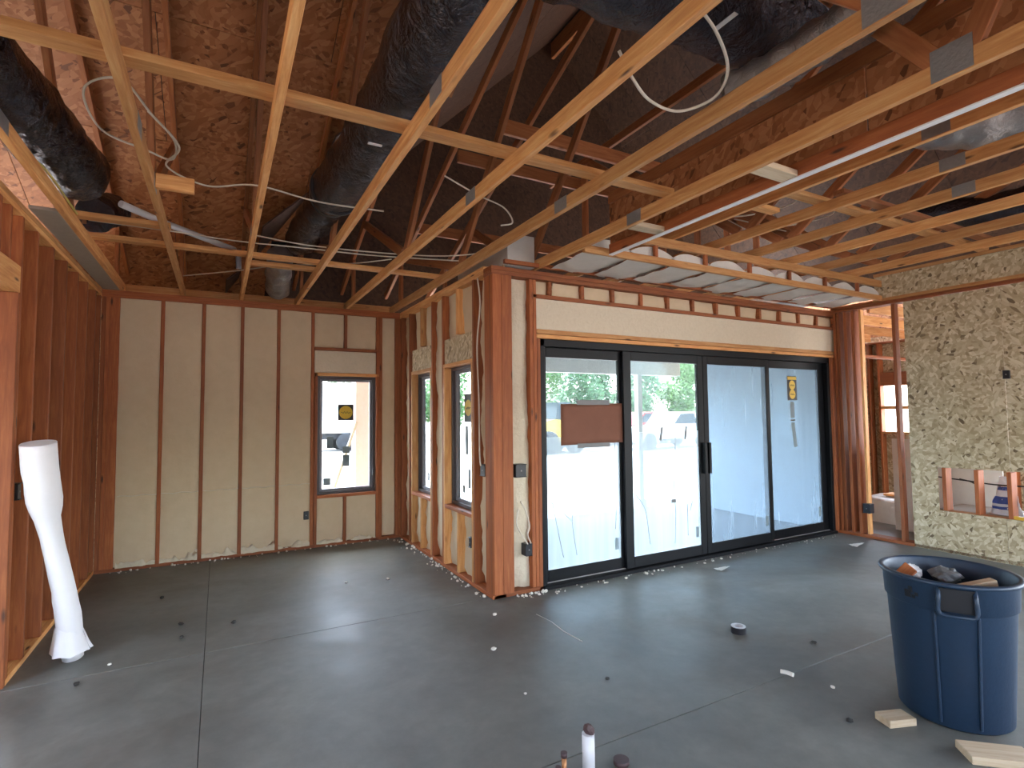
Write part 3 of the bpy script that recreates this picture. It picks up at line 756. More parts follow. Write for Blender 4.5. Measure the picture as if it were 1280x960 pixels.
# ------------------------------------------------------------------ ducts
def duct(name, label, pts, r, mat='foil', collars=(), wob_amp=.02, taper=None, group='flexible ducts in the roof space', tape=None):
    P = smooth_path(pts, 14); base = Vector(pts[0])
    t = thing(name, label, 'duct', base, group)
    def wob(p, a, u): return wob_amp*(nz(p.x, p.y, p.z, 7)+.6*nz(p.x, p.y, p.z, 17)) + .006*math.sin(u*len(P)*1.1)
    o = obj('duct_sleeve', tube_mesh(rel(P, base), r, 32, True, taper, True, wob), mat, t, base)
    for u in collars:
        k = int(u*(len(P)-1)); k = min(max(k, 0), len(P)-2)
        c = P[k]; dr = (P[k+1]-P[k]).normalized()
        rr = (taper(u) if taper else r)+.012
        obj('duct_collar', tube_mesh([c-base-dr*.03, c-base+dr*.03], rr, 28), 'black_plastic' if mat == 'foil' else 'steel', t, base)
    return t
dL = duct('flexible_duct', 'fat black foil duct above the leftmost truss', [(-1.35, 1.6, 3.46), (-1.16, 2.9, 3.44), (-.99, 4.1, 3.40), (-.88, 4.85, 3.375)], .2, taper=lambda u: .205*(1-.55*max(0, (u-.9)/.1)**2))
duct('flexible_duct', 'small black duct end under the fat left duct', [(-.84, 5.62, 3.45), (-.86, 5.36, 3.34), (-.88, 5.22, 3.25)], .13)
dC = duct('flexible_duct', 'long black foil duct running over the fourth truss to the far wall', [(.86, .6, 3.46), (.86, 2.1, 3.44), (.85, 3.3, 3.42), (.77, 4.35, 3.42)], .2, collars=(.99,), taper=lambda u: .205-.02*u)
duct('flexible_duct', 'grey black duct length joined to the end of the long duct', [(.76, 4.42, 3.415), (.71, 5.0, 3.385), (.67, 5.72, 3.37)], .155, collars=(.02,), wob_amp=.014, taper=lambda u: .15-.05*max(0, (u-.85)/.15)**2)
duct('flexible_duct', 'short crumpled silver duct hanging just above the far wall plate', [(.56, 6.35, 3.42), (.58, 6.7, 3.27), (.60, 7.0, 3.18)], .13, 'silver_foil', wob_amp=.02)
dR = duct('flexible_duct', 'big black duct crossing over the sixth and fifth trusses at the top of the photo', [(.75, 2.05, 3.93), (1.5, 2.0, 3.93), (2.3, 1.95, 3.93), (2.75, 1.93, 3.93), (3.0, 1.95, 4.0)], .27, wob_amp=.025)
duct('flexible_duct', 'silver wrapped duct elbow above the second raised ceiling joist', [(5.6, 1.0, 3.9), (5.0, 1.62, 3.80), (4.75, 1.95, 3.85), (4.7, 2.2, 4.1)], .20, 'silver_foil')
duct('flexible_duct', 'ribbed black duct lying above the last raised ceiling joists', [(7.2, .9, 3.72), (7.0, 1.8, 3.70), (6.95, 2.45, 3.70), (6.9, 3.0, 3.85)], .16)
duct('flexible_duct', 'small silver duct elbow behind the sixth truss', [(2.45, 1.95, 3.42), (2.5, 1.6, 3.42), (2.5, 1.2, 3.45)], .10, 'silver_foil')
# labels printed on the duct wraps
board('label_strip', 'white_strip', dR, (2.25, 1.75, 3.67), (2.28, 1.88, 3.674), 0)
board('label_strip', 'white_strip', dC, (.72, 3.0, 3.205), (.80, 3.02, 3.21), 0)

# ------------------------------------------------------------------ conduit and cables
cp_ = [(-.83, 4.62, 3.20), (-.45, 5.05, 3.165), (.04, 5.42, 3.165), (.07, 5.44, 3.20)]
o = obj('conduit_pipe', tube_mesh(rel([(-.66, 4.77, 3.225), (-.40, 5.07, 3.215), (.10, 5.60, 3.215)], (-.4, 5, 3.2)), .026, 12), 'white_pvc', None, (-.4, 5, 3.2)); tag(o, 'long pale grey pipe slanting across the left trusses', 'pipe')
o = obj('pipe_elbow', tube_mesh(rel([(.13, 5.63, 3.23), (.135, 5.635, 3.20), (.14, 5.635, 3.05)], (.11, 5.6, 3.1)), .024, 10), 'grey_vinyl', None, (.11, 5.6, 3.1)); tag(o, 'short grey pipe drop at the end of the slanting pipe', 'pipe')
def cable(label, pts, r=.006, mat='cable', n=10, name='cable'):
    b = Vector(pts[0]); P = smooth_path(pts, n)
    o = obj(name, tube_mesh(rel(P, b), r, 6), mat, None, b); return tag(o, label, 'cable', 'cables strung through the trusses')
cable('tan cable sagging across the left trusses below the slanting pipe', [(-.9, 5.08, 3.165), (-.55, 5.07, 3.16), (-.32, 5.08, 3.16), (.13, 5.10, 3.155), (.64, 5.05, 3.155), (1.28, 5.05, 3.17), (2.1, 4.85, 3.17)])
cable('second tan cable running just beside the sagging one to the return wall', [(.25, 5.02, 3.2), (.7, 5.0, 3.17), (1.4, 4.92, 3.17), (1.9, 4.75, 3.17), (2.3, 4.5, 3.2)])
cable('pale cable looped around the second truss beside the nail plates', [(-.33, 3.1, 3.16), (-.24, 3.4, 3.17), (-.27, 3.66, 3.17), (-.40, 3.66, 3.2), (-.58, 3.5, 3.2), (-.62, 3.3, 3.3), (-.45, 3.12, 3.3), (-.33, 3.2, 3.2), (-.22, 3.45, 3.16), (-.30, 3.75, 3.16), (-.09, 3.93, 3.15), (.19, 3.83, 3.17), (.59, 3.88, 3.15), (1.05, 3.9, 3.17)], .006, 'cable', 12)
cable('thin cable hanging between trusses close to the far wall', [(-.36, 6.66, 3.16), (.16, 6.16, 3.16), (.52, 5.90, 3.195), (.88, 5.72, 3.20), (1.2, 5.5, 3.20), (1.45, 5.1, 3.17)])
cable('large white cable loop hanging below the dark duct near the fifth truss', [(1.47, 1.72, 3.2), (1.55, 1.73, 3.11), (1.72, 1.80, 3.09), (1.90, 1.80, 3.09), (2.0, 1.68, 3.12), (1.90, 1.52, 3.13), (1.69, 1.40, 3.15), (1.50, 1.36, 3.2)], .007, 'cable', 14)
cable('tan cable bending down in the dark between the fifth and sixth trusses', [(1.3, 3.3, 3.25), (1.6, 3.42, 3.22), (1.85, 3.5, 3.2), (1.95, 3.55, 3.12), (1.93, 3.7, 3.14)])
cable('yellow cable stapled along the leftmost truss chord', [(-.99, 3.4, 3.18), (-.97, 3.9, 3.16), (-.935, 4.15, 3.145), (-.935, 4.7, 3.146), (-.935, 4.9, 3.146)], .007, 'yellow_cable')
cable('white cable running down the return wall stud to the switch box', [(2.15, 4.62, 2.95), (2.165, 4.60, 2.7), (2.15, 4.64, 2.3), (2.155, 4.62, 1.8), (2.15, 4.60, 1.3), (2.155, 4.585, 1.17)], .008)
cable('white cable curling into the lower outlet box beside the sliding door', [(2.45, 4.36, .85), (2.50, 4.35, .75), (2.53, 4.34, .62), (2.515, 4.35, .54), (2.545, 4.345, .46)], .008)
cable('white cable looping beside the corner post outlet', [(2.42, 4.35, .78), (2.39, 4.335, .66), (2.44, 4.325, .55), (2.505, 4.33, .46)], .007)
for i in range(4):
    cable(['thin wire drooping in the roof space above the first raised joist', 'thin wire drooping above the second raised joist', 'thin wire drooping above the third raised joist', 'thin wire drooping above the fourth raised joist'][i],
          [(3.6+i*.65, 3.9, 3.75), (3.9+i*.65, 3.6, 3.62), (4.3+i*.65, 3.3, 3.70), (4.6+i*.65, 3.35, 3.9)], .008)

# ------------------------------------------------------------------ electrical boxes
def ebox(label, W, a, z, w=.055, h=.095, d0=-.012, d1=.06, mat='black_plastic', bracket=False, cat='outlet box', name='outlet_box'):
    c = W(a, 0, z); t = thing(name, label, cat, c, 'electrical boxes on the studs')
    wb(W, 'box_rim', mat, t, a-w/2, a+w/2, d0, d0+.008, z-h/2, z-h/2+.008); wb(W, 'box_rim', mat, t, a-w/2, a+w/2, d0, d0+.008, z+h/2-.008, z+h/2)
    wb(W, 'box_body', mat, t, a-w/2, a+w/2, d0+.008, d1, z-h/2, z+h/2)
    wb(W, 'box_screw', 'steel', t, a-.006, a+.006, d0+.002, d0+.0085, z-.006, z+.006)
    return t
ebox('black outlet box low on the foam bay left of the far window', far, .975, .41, .06, .1)
ebox('black switch box halfway up beside the corner post on the return wall', ret, 4.575, 1.13, .10, .11)
ebox('black outlet box low under the nearer return wall window', ret, 4.90, .40, .055, .10, .0)
ebox('black switch box halfway up on the foam strip beside the sliding door', door_, 2.45, 1.13, .11, .12, -.05)
ebox('dark blue outlet box low on the foam strip beside the sliding door', door_, 2.53, .40, .07, .11, -.04, .06)
ebox('black outlet box low on a stud of the left wall', left, 5.98, .40, .05, .10, .0, .06)
ebox('black switch box on the left wall behind the leaning white roll', left, 4.70, 1.18, .07, .11, .0, .07)
ebox('black outlet box low on the open stud beside the sliding door', rgt, 4.0, .38, .09, .12, -.05, .05)
ebox('black box mounted on the sheathed fireplace chase near the seam', rgt, 2.525, 2.02, .06, .09, -.03, .03)

# ------------------------------------------------------------------ leaning white roll
tr = thing('paper_roll', 'tall white roll in loose wrap leaning against the left wall studs', 'roll', (-.86, 4.80, 0))
p0, p1 = Vector((-.86, 4.80, .012)), Vector((-1.02, 4.50, 1.50))
P = [p0.lerp(p1, i/24) for i in range(25)]
P = [p+Vector((.012*math.sin(i*.27), .0, 0)) for i, p in enumerate(P)]
def rr(u): return .062 if u < .12 else (.066+.006*math.sin(u*9) if u < .66 else .066+.028*min(1, (u-.66)/.08))
obj('roll', tube_mesh(rel(P, tr.location), .07, 20, True, rr, True, lambda p, a, u: .006*nz(p.x, p.y, p.z, 9)+.004*nz(p.x, p.y, p.z, 25)), 'paper', tr, tr.location)
def skirt(u, v):
    a = u*2*math.pi; c = p0.lerp(p1, .03+.13*v); rad = .068+.055*(1-v)*(.45+.9*abs(nz(math.cos(a), math.sin(a), 1.5, 1.6)))
    return c+Vector((math.cos(a)*rad, math.sin(a)*rad, .015*nz(a, v, 3, 2)))-tr.location
obj('loose_wrap', grid_panel(26, 6, skirt), 'paper', tr, tr.location)

# ------------------------------------------------------------------ rubbish bin
bc = Vector((3.60, 1.535, 0)); ang = math.atan2(-bc.y, -bc.x)
bn = thing('rubbish_bin', 'round dark blue plastic bin full of scraps standing on the concrete', 'bin', bc)
prof = [(0, .012), (.225, .012), (.24, .0), (.252, .012), (.285, .60), (.287, .603), (.296, .61), (.302, .735), (.306, .74), (.318, .742), (.322, .752), (.318, .762), (.300, .764), (.292, .755), (.285, .62), (.245, .02), (0, .02)]
obj('bin_body', lathe_mesh(prof, 56), 'blue_bin', bn, bc)
for da in (0.10, math.pi+.10):
    a = ang+da; dx, dy = math.cos(a), math.sin(a); tx, ty = -dy, dx
    def L(r_, t_, z): return Vector((bc.x+dx*r_+tx*t_, bc.y+dy*r_+ty*t_, z))
    h = obj('handle', tube_mesh(rel(smooth_path([L(.29, -.075, .735), L(.325, -.075, .70), L(.325, -.075, .615), L(.332, -.02, .607), L(.332, .02, .607), L(.325, .075, .615), L(.325, .075, .70), L(.29, .075, .735)], 4), bc), .011, 8), 'blue_bin', bn, bc)
    beam('handle_plate', 'black_plastic', bn, L(.303, 0, .62), L(.309, 0, .735), .145, .006, (dx, dy, 0))
    for t_ in (-.09, .09):
        beam('rib', 'blue_bin', bn, L(.246, t_*.9, .03), L(.274, t_, .60), .012, .018, (dx, dy, 0))
for i in range(10):
    a = ang+.7+i*.58
    if abs(math.sin((a-ang-.10))) < .5 and math.cos(a-ang-.10) > -2 and abs(math.cos(a-ang-.1)) > .85: continue
for da in (-.62,):
    a = ang+da
    for k, (z, s) in enumerate(((.665, .02), (.69, .014), (.655, .012), (.67, .011))):
        o = beam('paint_mark', 'black_plastic', bn, (bc.x+math.cos(a+k*.05)*.2985, bc.y+math.sin(a+k*.05)*.2985, z-s), (bc.x+math.cos(a+k*.05)*.3015, bc.y+math.sin(a+k*.05)*.3015, z+s), s*1.6, .003, (math.cos(a), math.sin(a), 0))
# scraps in the bin
def crumple(name, label, cat, c, s, mat, seed, flat_=.6):
    bm = bmesh.new(); bmesh.ops.create_icosphere(bm, subdivisions=3, radius=1)
    for v in bm.verts:
        d = 1+.35*nz(v.co.x, v.co.y, v.co.z+seed, 1.8)+.2*nz(v.co.x, v.co.y, v.co.z-seed, 4.5)
        v.co = Vector((v.co.x*s[0]*d, v.co.y*s[1]*d, v.co.z*s[2]*d))
    me = bpy.data.meshes.new('crumple_mesh'); bm.to_mesh(me); bm.free()
    return tag(obj(name, me, mat, None, c), label, cat)
crumple('plastic_wrap', 'crumpled dark plastic heap filling the middle of the bin', 'plastic wrap', bc+Vector((.02, .02, .55)), (.17, .17, .08), 'black_plastic', 3)
crumple('plastic_bag', 'grey crumpled plastic at the back of the bin', 'plastic bag', bc+Vector((.11, .06, .70)), (.08, .07, .045), 'tape', 8)
crumple('paper_scrap', 'white crumpled paper at the left rim inside the bin', 'paper', bc+Vector((.03, .19, .70)), (.05, .045, .04), 'paper', 5)
o = beam('wood_offcut', 'offcut', None, bc+Vector((-.16, -.05, .68)), bc+Vector((.05, -.19, .735)), .05, .038, (0, 0, 1)); tag(o, 'sawn wood piece sticking up at the right in the bin', 'wood offcut')
o = beam('wood_offcut', 'fir', None, bc+Vector((-.12, .20, .67)), bc+Vector((-.06, .15, .75)), .07, .025, (1, 0, 0)); tag(o, 'dark wood piece leaning on the left inside of the bin', 'wood offcut')
o = beam('wood_offcut', 'web', None, bc+Vector((-.20, .0, .665)), bc+Vector((.0, .06, .665)), .07, .02, (0, 0, 1)); tag(o, 'flat brown wood piece lying across the front of the bin', 'wood offcut')

# ------------------------------------------------------------------ things on the slab
def rot_board(name, label, cat, c, L, W, T, rz, mat, group=None):
    o = obj(name, boxmesh(L, W, T, mat), None, None, Vector(c)+Vector((0, 0, T/2))); o.rotation_euler = (0, 0, rz)
    return tag(o, label, cat, group)
rot_board('wood_block', 'small pale wood block lying left of the bin foot', 'wood block', (3.19, 1.63, 0), .16, .10, .038, -.35, 'offcut')
rot_board('wood_block', 'larger pale wood block at the lower right corner of the photo', 'wood block', (3.27, 1.23, 0), .28, .14, .038, -.72, 'offcut')
t = thing('tape_roll', 'small black tape roll with a white core lying on the slab', 'tape roll', (3.455, 2.83, 0))
obj('roll_ring', lathe_mesh([(.036, 0), (.055, 0), (.055, .045), (.036, .045), (.036, 0)], 28, False), 'black_plastic', t, t.location)
obj('core', lathe_mesh([(.034, .001), (.034, .05), (.052, .05), (.0525, .046), (.036, .046)], 28, False), 'white_pvc', t, t.location)
o = obj('foam_stick', tube_mesh(rel(smooth_path([(3.15, 2.27, .014), (3.165, 2.235, .016), (3.175, 2.20, .013)], 4), (3.17, 2.235, 0)), .013, 8), 'debris_white', None, (3.17, 2.235, 0)); tag(o, 'small white stick lying on the saw joint left of the bin', 'debris')
def paper(label, c, s, seed):
    def fn(u, v): 
        x = (u-.5)*s; y = (v-.5)*s*.7
        return Vector((x, y, .006+.02*abs(nz(x, y, seed, 14))+.03*u*(1-v)))
    o = obj('paper_scrap', grid_panel(6, 6, fn), 'debris_white', None, c); return tag(o, label, 'paper')
paper('torn white paper scrap on the slab in front of the sliding door', (4.66, 4.0, 0), .14, 1)
paper('torn white paper scrap on the slab before the fireplace chase', (6.86, 3.86, 0), .16, 5)
def chip(label, x, y, s, mat='debris_white', sq=.6):
    bm = bmesh.new(); bmesh.ops.create_icosphere(bm, subdivisions=1, radius=s)
    for v in bm.verts: v.co *= 1+.4*nz(v.co.x*9/s*.05, v.co.y*9/s*.05, x+y, 3); v.co.z *= sq
    me = bpy.data.meshes.new('chip_mesh'); bm.to_mesh(me); bm.free()
    o = obj('debris_chip', me, mat, None, (x, y, s*sq*.9)); o.rotation_euler = (0, 0, x*7); tag(o, label, 'debris', 'foam crumbs and chips on the slab')
CH = [('white crumb on the slab below the far window, left one', 1.13, 5.55, .018), ('white crumb on the slab below the far window, right one', 1.52, 5.45, .018),
      ('white foam crumb by the foot of the corner post', 2.02, 4.05, .02), ('flat pale crumb in front of the corner post', 1.72, 3.47, .022),
      ('pale chip beside the bin, on its left', 3.25, 2.0, .015), ('dark chip to the right of the tape roll', 3.75, 2.43, .02), ('dark pebble left of the bin base', 2.98, 1.75, .018),
      ('white crumb near the foot of the leaning roll', -.62, 4.55, .014), ('dark chip on the slab right of the leaning roll', -.75, 4.32, .02),
      ('dark crumb in the open slab left of the saw joint', -.22, 4.83, .016), ('tiny dark crumb above the other one left of the saw joint', -.24, 5.13, .02), ('dark shaving on the slab in front of the foam bays', -.43, 5.95, .02), ('dark shaving right of the saw joint', .13, 4.95, .022),
      ('small pale crumb on the slab in front of the white pipe stub', 1.62, 2.85, .010), ('dark shaving in the stained area of the slab', 2.15, 2.75, .014)]
for i in range(9): CH.append((['first', 'second', 'third', 'fourth', 'fifth', 'sixth', 'seventh', 'eighth', 'ninth'][i]+' white crumb from the left along the sliding door sill', 2.72+i*.27+.1*random.random(), 4.29-.06*random.random(), .012+.008*random.random()))
for l, x, y, s in CH: chip(l, x, y, s, 'debris_dark' if 'dark' in l else 'debris_white')
# foam crumbs heaped along the wall plates
def crumbs(parent, pts, name='foam_crumbs'):
    bm = bmesh.new()
    for (x, y, s) in pts:
        mm = Matrix.Translation((x, y, s*.5)) @ Matrix.Scale(s, 4)
        bmesh.ops.create_icosphere(bm, subdivisions=1, radius=.7, matrix=mm)
    for v in bm.verts: v.co += Vector((nz(v.co.x, v.co.y, v.co.z, 60), nz(v.co.y, v.co.x, v.co.z, 60), 0))*.006
    me = bpy.data.meshes.new('crumb_mesh'); bm.to_mesh(me); bm.free()
    o = obj(name, me, 'debris_white', None, (0, 0, 0)); o['kind'] = 'stuff'; o['label'] = 'pale foam crumbs scattered along the wall plates'; o['category'] = 'debris'
pts = [(2.17-abs(random.gauss(0, .05))-.01, 4.45+2.6*random.random(), .006+.02*random.random()**2) for i in range(90)]
pts += [(2.40+.3*random.random(), 4.36-abs(random.gauss(0, .04)), .006+.02*random.random()**2) for i in range(40)]
pts += [(2.75+4.5*random.random(), 4.34-abs(random.gauss(0, .06)), .004+.012*random.random()**2) for i in range(80)]
pts += [(-1.0+3*random.random(), 7.18-abs(random.gauss(0, .03)), .006+.016*random.random()**2) for i in range(60)]
crumbs(None, pts)

# pipe stubs in the foreground
t = thing('pipe_stub', 'white wrapped pipe stub with a torn dark top at the bottom edge of the photo', 'pipe', (1.525, 2.10, 0))
obj('pipe', tube_mesh([(0, 0, 0), (0, 0, .18)], .029, 18), 'white_pvc', t, t.location)
crumple_me = None
bm = bmesh.new(); bmesh.ops.create_icosphere(bm, subdivisions=2, radius=.026)
for v in bm.verts: v.co *= 1+.4*nz(v.co.x*40, v.co.y*40, v.co.z*40)
me = bpy.data.meshes.new('cap_mesh'); bm.to_mesh(me); bm.free(); obj('torn_cap', me, 'rust', t, (1.53, 2.10, .197))
for lab, x, y, h, r_, mt_ in (('taller copper pipe stub left of the white pipe stub', 1.39, 2.10, .135, .012, 'copper'), ('shorter copper pipe stub at the bottom edge left of the white stub', 1.352, 2.09, .09, .010, 'copper'), ('low brown pipe stub right of the white pipe stub', 1.70, 2.08, .022, .03, 'rust')):
    t = thing('pipe_stub', lab, 'pipe', (x, y, 0)); obj('pipe', tube_mesh([(0, 0, 0), (0, 0, h-.02)], r_, 14), mt_, t, t.location); obj('pipe_cap', tube_mesh([(0, 0, h-.02), (0, 0, h)], r_*1.25, 14), 'rust', t, t.location)

# ------------------------------------------------------------------ niche contents and the room beyond
o = board('drywall_sheet', 'drywall', None, (8.25, 2.9, .0), (8.27, 4.1, 1.25)); tag(o, 'large pale sheet standing behind the fireplace opening', 'board')
nf = board('hearth_box', 'grey_board', None, (7.60, 1.4, .40), (8.2, 3.3, .47)); tag(nf, 'grey platform inside the fireplace opening', 'platform')
cable('black cable stretched through the fireplace opening', [(7.66, 3.35, .84), (7.68, 3.05, .82), (7.69, 2.75, .80), (7.70, 2.3, .82)], .008, 'black_cable')
cable('black cable curving down in the fireplace opening', [(7.72, 3.12, .83), (7.72, 3.0, .80), (7.72, 2.92, .72), (7.73, 2.90, .52)], .007, 'black_cable')
def bagfn(u, v):
    a = u*2*math.pi; z = .47+.42*v; r_ = (.14*(1-.72*v)+.03*nz(math.cos(a), math.sin(a), v*2, 2.2))
    return Vector((r_*math.cos(a)*.7, r_*math.sin(a), z-.47))
b = thing('plastic_bag', 'white plastic bag with blue print standing in the fireplace opening', 'bag', (7.78, 2.72, .47))
obj('bag', grid_panel(28, 14, bagfn), 'white_bag', b, b.location)
for z0, z1 in ((.06, .09), (.12, .2), (.27, .31)):
    def pfn(u, v, z0=z0, z1=z1):
        a = math.pi*(.72+.5*u)
        vv = (z0+(z1-z0)*v)/.42; q = bagfn(a/2/math.pi, vv); return Vector((q.x*1.04, q.y*1.04, q.z))
    obj('blue_print', grid_panel(8, 3, pfn), 'blue_print', b, b.location)
o = board('grey_box', 'grey_board', None, (7.72, 2.47, .47), (7.92, 2.55, .80)); tag(o, 'plain grey box beside the bag in the fireplace opening', 'box')
crumple('cloth', 'pale cloth heap at the right end of the fireplace opening', 'cloth', (7.66, 2.33, .62), (.07, .10, .13), 'paper', 2)
o = board('spirit_level', 'yellow_tool', None, (7.44, 2.05, .476), (7.48, 2.58, .512)); tag(o, 'yellow level lying on the fireplace opening sill', 'tool')

# wing beyond the open studs
wk = struct('wall_wing_back', (9.5, 6.6, 0))
wgb = mk_wall('+Y', 6.60)
wb(wgb, 'bottom_plate', 'fir', wk, 7.65, 11.2, 0, .14, 0, .038); wb(wgb, 'top_plate', 'fir', wk, 7.65, 11.2, 0, .14, 2.5, 2.538)
a = 7.7
while a < 11.1: wb(wgb, 'stud', 'fir', wk, a, a+.038, 0, .14, .038, 2.5); a += .406
for a in (7.65, 8.87, 10.09): wb(wgb, 'sheathing', 'osb', wk, a+.002, a+1.216, .142, .156, 0, 3.05, 0)
we = struct('wall_wing_end', (11.1, 4.5, 0)); wge = mk_wall('+X', 11.0)
wb(wge, 'bottom_plate', 'fir', we, 1.0, 6.6, 0, .14, 0, .038); wb(wge, 'top_plate', 'fir', we, 1.0, 6.6, 0, .14, 2.9, 2.938)
for a in (6.2, 5.8, 5.62, 4.55, 4.1, 3.7, 3.3, 2.9, 2.5, 2.1, 1.7): wb(wge, 'stud', 'fir', we, a, a+.038, 0, .14, .038, 2.9)
for a in (5.0, 5.3): wb(wge, 'cripple_stud', 'fir', we, a, a+.038, 0, .14, .038, 1.2)
wb(wge, 'window_sill_plate', 'pine', we, 4.59, 5.62, 0, .14, 1.2, 1.24); wb(wge, 'window_header', 'fir', we, 4.59, 5.62, 0, .14, 2.1, 2.35); wb(wge, 'window_rail', 'pine', we, 4.59, 5.62, 0, .14, 1.66, 1.72)
wb(wge, 'post', 'pink_post', we, 4.70, 4.86, .3, .4, 0, 2.4)
for a0, a1, z0, z1 in ((5.64, 6.7, 0, 3.05), (1.0, 4.56, 0, .9), (1.0, 4.56, 2.2, 3.05), (4.56, 5.64, 0, 1.2), (4.56, 5.64, 2.2, 3.05)): wb(wge, 'sheathing', 'osb', we, a0, a1, .142, .156, z0, z1, 0)
ww = struct('wall_wing_side', (7.55, 5.6, 0))
board('house_wrap', 'housewrap', ww, (7.50, 4.56, -.05), (7.515, 6.75, 3.0), 0); board('sheathing', 'osb', ww, (7.517, 4.56, -.05), (7.53, 6.75, 3.0), 0)
for a in (4.6, 5.0, 5.4, 5.8, 6.2, 6.55): board('stud', 'fir', ww, (7.532, a, 0), (7.67, a+.038, 3.0))
wi = struct('wall_wing_inner', (9.3, 4.2, 0))
for a, xx in ((4.86, 8.15), (5.0, 8.5), (5.25, 9.5), (5.35, 9.9)): board('stud', 'fir', wi, (xx, a, 0), (xx+.09, a+.038, 2.5))
board('top_plate', 'fir', wi, (7.7, 4.86, 2.5), (10.9, 5.0, 2.54))
for i in range(7):
    lumber_thing('ceiling_joist', ['first', 'second', 'third', 'fourth', 'fifth', 'sixth', 'seventh'][i]+' pale ceiling joist of the room behind the chase, counted from the sliding door', 'joist', (7.66, 6.4-.6*i, 2.96), (11.1, 6.438-.6*i, 3.10), 'pine')
bd = thing('wrapped_bundle', 'low white wrapped bundle on the floor beyond the open studs', 'bundle', (9.05, 4.0, 0))
def bun(u, v):
    a = u*2*math.pi; sx = math.copysign(abs(math.cos(a))**.5, math.cos(a)); sy_ = math.copysign(abs(math.sin(a))**.5, math.sin(a))
    k = 1 if v < .75 else 1-(v-.75)/.25
    return Vector((.5*sx*k, .8*sy_*k, min(v/.7, 1)*.32+.03*nz(sx*2, sy_*2, v*3, 1.5)))
obj('wrapped_stack', grid_panel(40, 16, bun), 'batt', bd, bd.location)
o = board('plank', 'pine', None, (8.95, 3.5, .345), (9.2, 4.6, .375)); tag(o, 'pale plank lying on the wrapped bundle', 'plank')

# ------------------------------------------------------------------ outside
g = struct('ground'); board('dirt', 'ground', g, (-120, -90, -.45), (140, 160, -.15), 0)
pt = struct('patio', (5, 6, 0)); board('patio_slab', 'patio', pt, (2.34, 4.56, -.15), (9.5, 7.5, -.035), 0)
pc = struct('porch_roof', (5, 6, 2.6))
board('porch_ceiling', 'porch', pc, (2.35, 4.55, 2.62), (7.49, 7.6, 2.64), 0); board('fascia_beam', 'porch', pc, (2.35, 7.35, 2.32), (7.6, 7.5, 2.619))
def post(label, x, y, h, s=.14, mat='porch'):
    t = thing('porch_post', label, 'post', (x, y, -.035)); board('shaft', mat, t, (x-s/2, y-s/2, -.035), (x+s/2, y+s/2, h)); board('post_base', mat, t, (x-s/2-.03, y-s/2-.03, -.034), (x+s/2+.03, y+s/2+.03, .12)); return t
post('thin white porch post at the far edge of the patio behind the second door panel', 6.62, 7.42, 2.32, .10)
post('pinkish post outside the far casement window', 2.0, 8.6, 3.0, .3, 'pink_post')
o = beam('brace', 'grey_board', None, (1.30, 8.42, -.14), (1.86, 8.42, 1.55), .05, .04); tag(o, 'slanted stick outside the lower corner of the far window', 'brace')
# trees
def crown(seed, n=2600):
    rnd = random.Random(seed); bm = bmesh.new()
    blobs = [(rnd.uniform(-.55, .55), rnd.uniform(-.55, .55), rnd.uniform(-.5, .6), rnd.uniform(.35, .6)) for _ in range(11)]
    for i in range(n):
        bx, by, bz, br = rnd.choice(blobs); d = Vector((rnd.gauss(0, 1), rnd.gauss(0, 1), rnd.gauss(0, 1))).normalized()*br*rnd.uniform(.7, 1)
        c = Vector((bx, by, bz))+d; s = rnd.uniform(.04, .09)
        u = Vector((rnd.gauss(0, 1), rnd.gauss(0, 1), rnd.gauss(0, 1))).normalized(); v = u.orthogonal().normalized()
        q = [bm.verts.new(c+u*s), bm.verts.new(c+v*s*.6), bm.verts.new(c-u*s), bm.verts.new(c-v*s*.6)]
        bm.faces.new(q)
    me = bpy.data.meshes.new('crown_mesh'); bm.to_mesh(me); bm.free(); return me
cm = [crown(s) for s in (1, 2, 3)]
cm2 = [c.copy() for c in cm]
for c in cm: c.materials.append(M['leaf'])
for c in cm2: c.materials.append(M['leaf2'])
tm = tube_mesh([(0, 0, 0), (.05, 0, 1), (0, .05, 2)], .2, 8, True, lambda u: .22-.1*u); tm.materials.append(M['bark'])
k = 0
for i in range(22):
    row_ = i % 2; x = 2+(i//2)*5.9+row_*2.9; yy = (36.5, 44.5)[row_]+random.uniform(-.6, .6); sc = random.uniform(2.35, 2.6)
    t = thing('tree', 'leafy green tree in the row beyond the yard, seen through the glass', 'tree', (x, yy, -.15), 'trees beyond the yard')
    o = obj('trunk', tm, None, t, (x, yy, -.15)); o.scale = (1, 1, 1.1)
    for hz in (0, 1):
        o = obj('crown', (cm if i % 3 else cm2)[(i+hz) % 3], None, t, (x+hz*.3, yy-hz*.3, sc*1.0+hz*sc*1.25-.15)); o.scale = (sc*(1-.2*hz), sc*(1-.2*hz), sc*1.05)
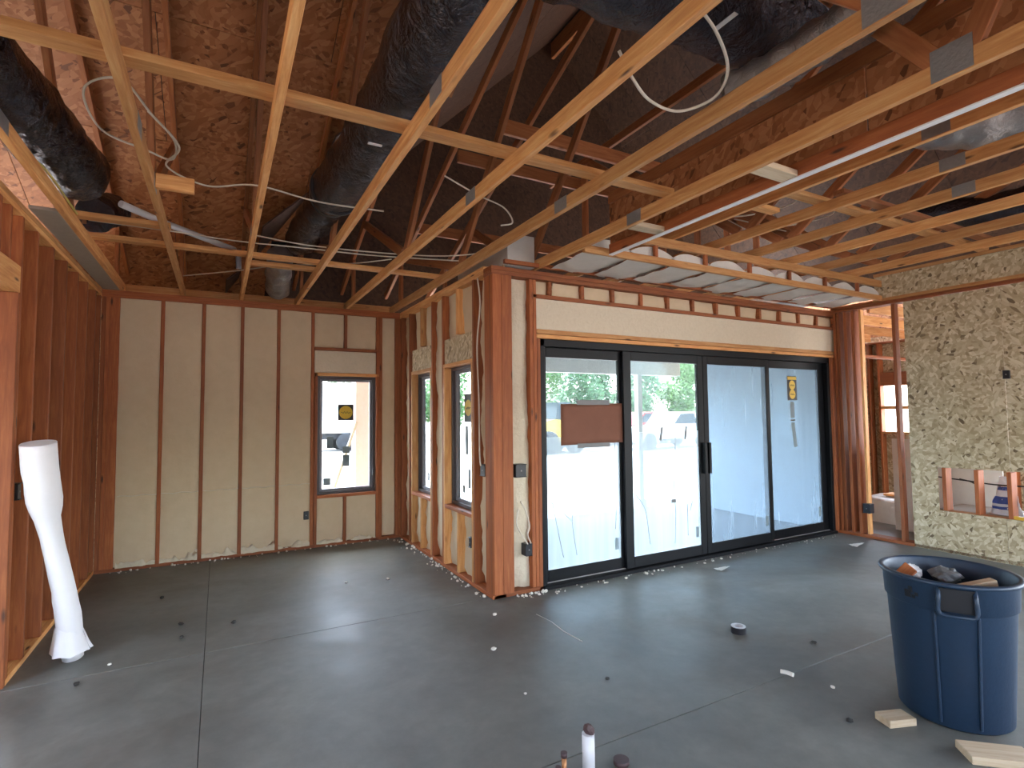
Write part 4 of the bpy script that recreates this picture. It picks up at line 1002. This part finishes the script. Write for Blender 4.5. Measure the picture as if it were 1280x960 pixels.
# parked vehicles
def wheel(t, x, y, r, w_=.25, off=(0, 0)):
    me = lathe_mesh([(r*.45, -w_/2), (r*.9, -w_/2), (r, -w_/2+.03), (r, w_/2-.03), (r*.9, w_/2), (r*.45, w_/2), (0, w_/2*.8)], 18)
    o = obj('wheel', me, 'rubber', t, (x, y, r-.15)); o.rotation_euler = (math.pi/2, 0, 0)
def pickup(label, x, y, col, rz=0):
    t = thing('pickup_truck', label, 'truck', (x, y, -.15), None)
    body = [(-2.6, .5), (-2.6, 1.05), (-.5, 1.08), (-.3, 1.12), (.25, 1.75), (1.25, 1.78), (1.55, 1.15), (2.55, 1.0), (2.65, .5)]
    obj('body', poly_prism([(a+x, z-.15) for a, z in body], 'XZ', y-.9, y+.9), col, t).location = -t.location
    obj('side_windows', poly_prism([(a+x, z-.15) for a, z in ((-.15, 1.2), (.3, 1.68), (1.2, 1.7), (1.42, 1.2))], 'XZ', y-.91, y+.91), 'dark_glass', t).location = -t.location
    for wx in (-1.7, 1.75):
        for wy in (-.85, .85): wheel(t, x+wx, y+wy, .4)
    return t
pickup('white pickup truck parked in the yard beyond the glass door', 19.4, 20.0, 'white_paint')
pickup('red pickup truck parked beside the white one beyond the glass door', 20.6, 23.8, 'red_paint')
t = thing('loader', 'yellow loader machine parked in the yard beyond the glass door', 'loader', (12.8, 20.5, -.15))
def pr_(nm, pts, y0, y1, mat): obj(nm, poly_prism(pts, 'XZ', y0, y1), mat, t).location = -t.location
pr_('engine_cover', [(12.0, .6), (12.0, 1.2), (12.9, 1.35), (13.3, 1.3), (13.3, .6)], 19.8, 21.2, 'yellow_paint')
pr_('cab', [(13.0, 1.3), (13.1, 2.1), (13.8, 2.1), (13.9, 1.3)], 19.9, 21.1, 'dark_glass')
pr_('chassis', [(12.0, .35), (12.0, .62), (14.4, .62), (14.4, .35)], 19.8, 21.2, 'yellow_paint')
pr_('loader_arm', [(13.7, 1.1), (15.0, .5), (15.1, .65), (13.8, 1.3)], 19.85, 20.0, 'yellow_paint')
pr_('bucket', [(14.9, .1), (15.0, .8), (15.2, .75), (15.5, .05)], 19.7, 21.3, 'yellow_paint')
for wx in (12.5, 13.9):
    for wy in (19.75, 21.25): wheel(t, wx, wy, .5, .35)
t = thing('box_trailer', 'white box trailer standing outside beyond the far window', 'trailer', (3.1, 19, -.15))
board('box', 'white_paint', t, (1.6, 18.2, .75), (5.6, 20.4, 3.2), .03)
for i in range(3): board('rib', 'grey_label', t, (1.9+i*1.2, 18.19, .8), (1.94+i*1.2, 18.2, 3.1), 0)
board('chassis', 'rubber', t, (1.3, 18.4, .45), (5.9, 20.2, .74))
board('print_band', 'grey_label', t, (2.45, 18.185, 1.85), (3.0, 18.19, 2.05), 0); board('print_band', 'grey_label', t, (2.45, 18.185, 1.6), (3.3, 18.19, 1.68), 0)
for wx in (2.9, 3.9):
    for wy in (18.3, 20.3): wheel(t, wx, wy, .45)
t.location += Vector((2.6, 9, 0))
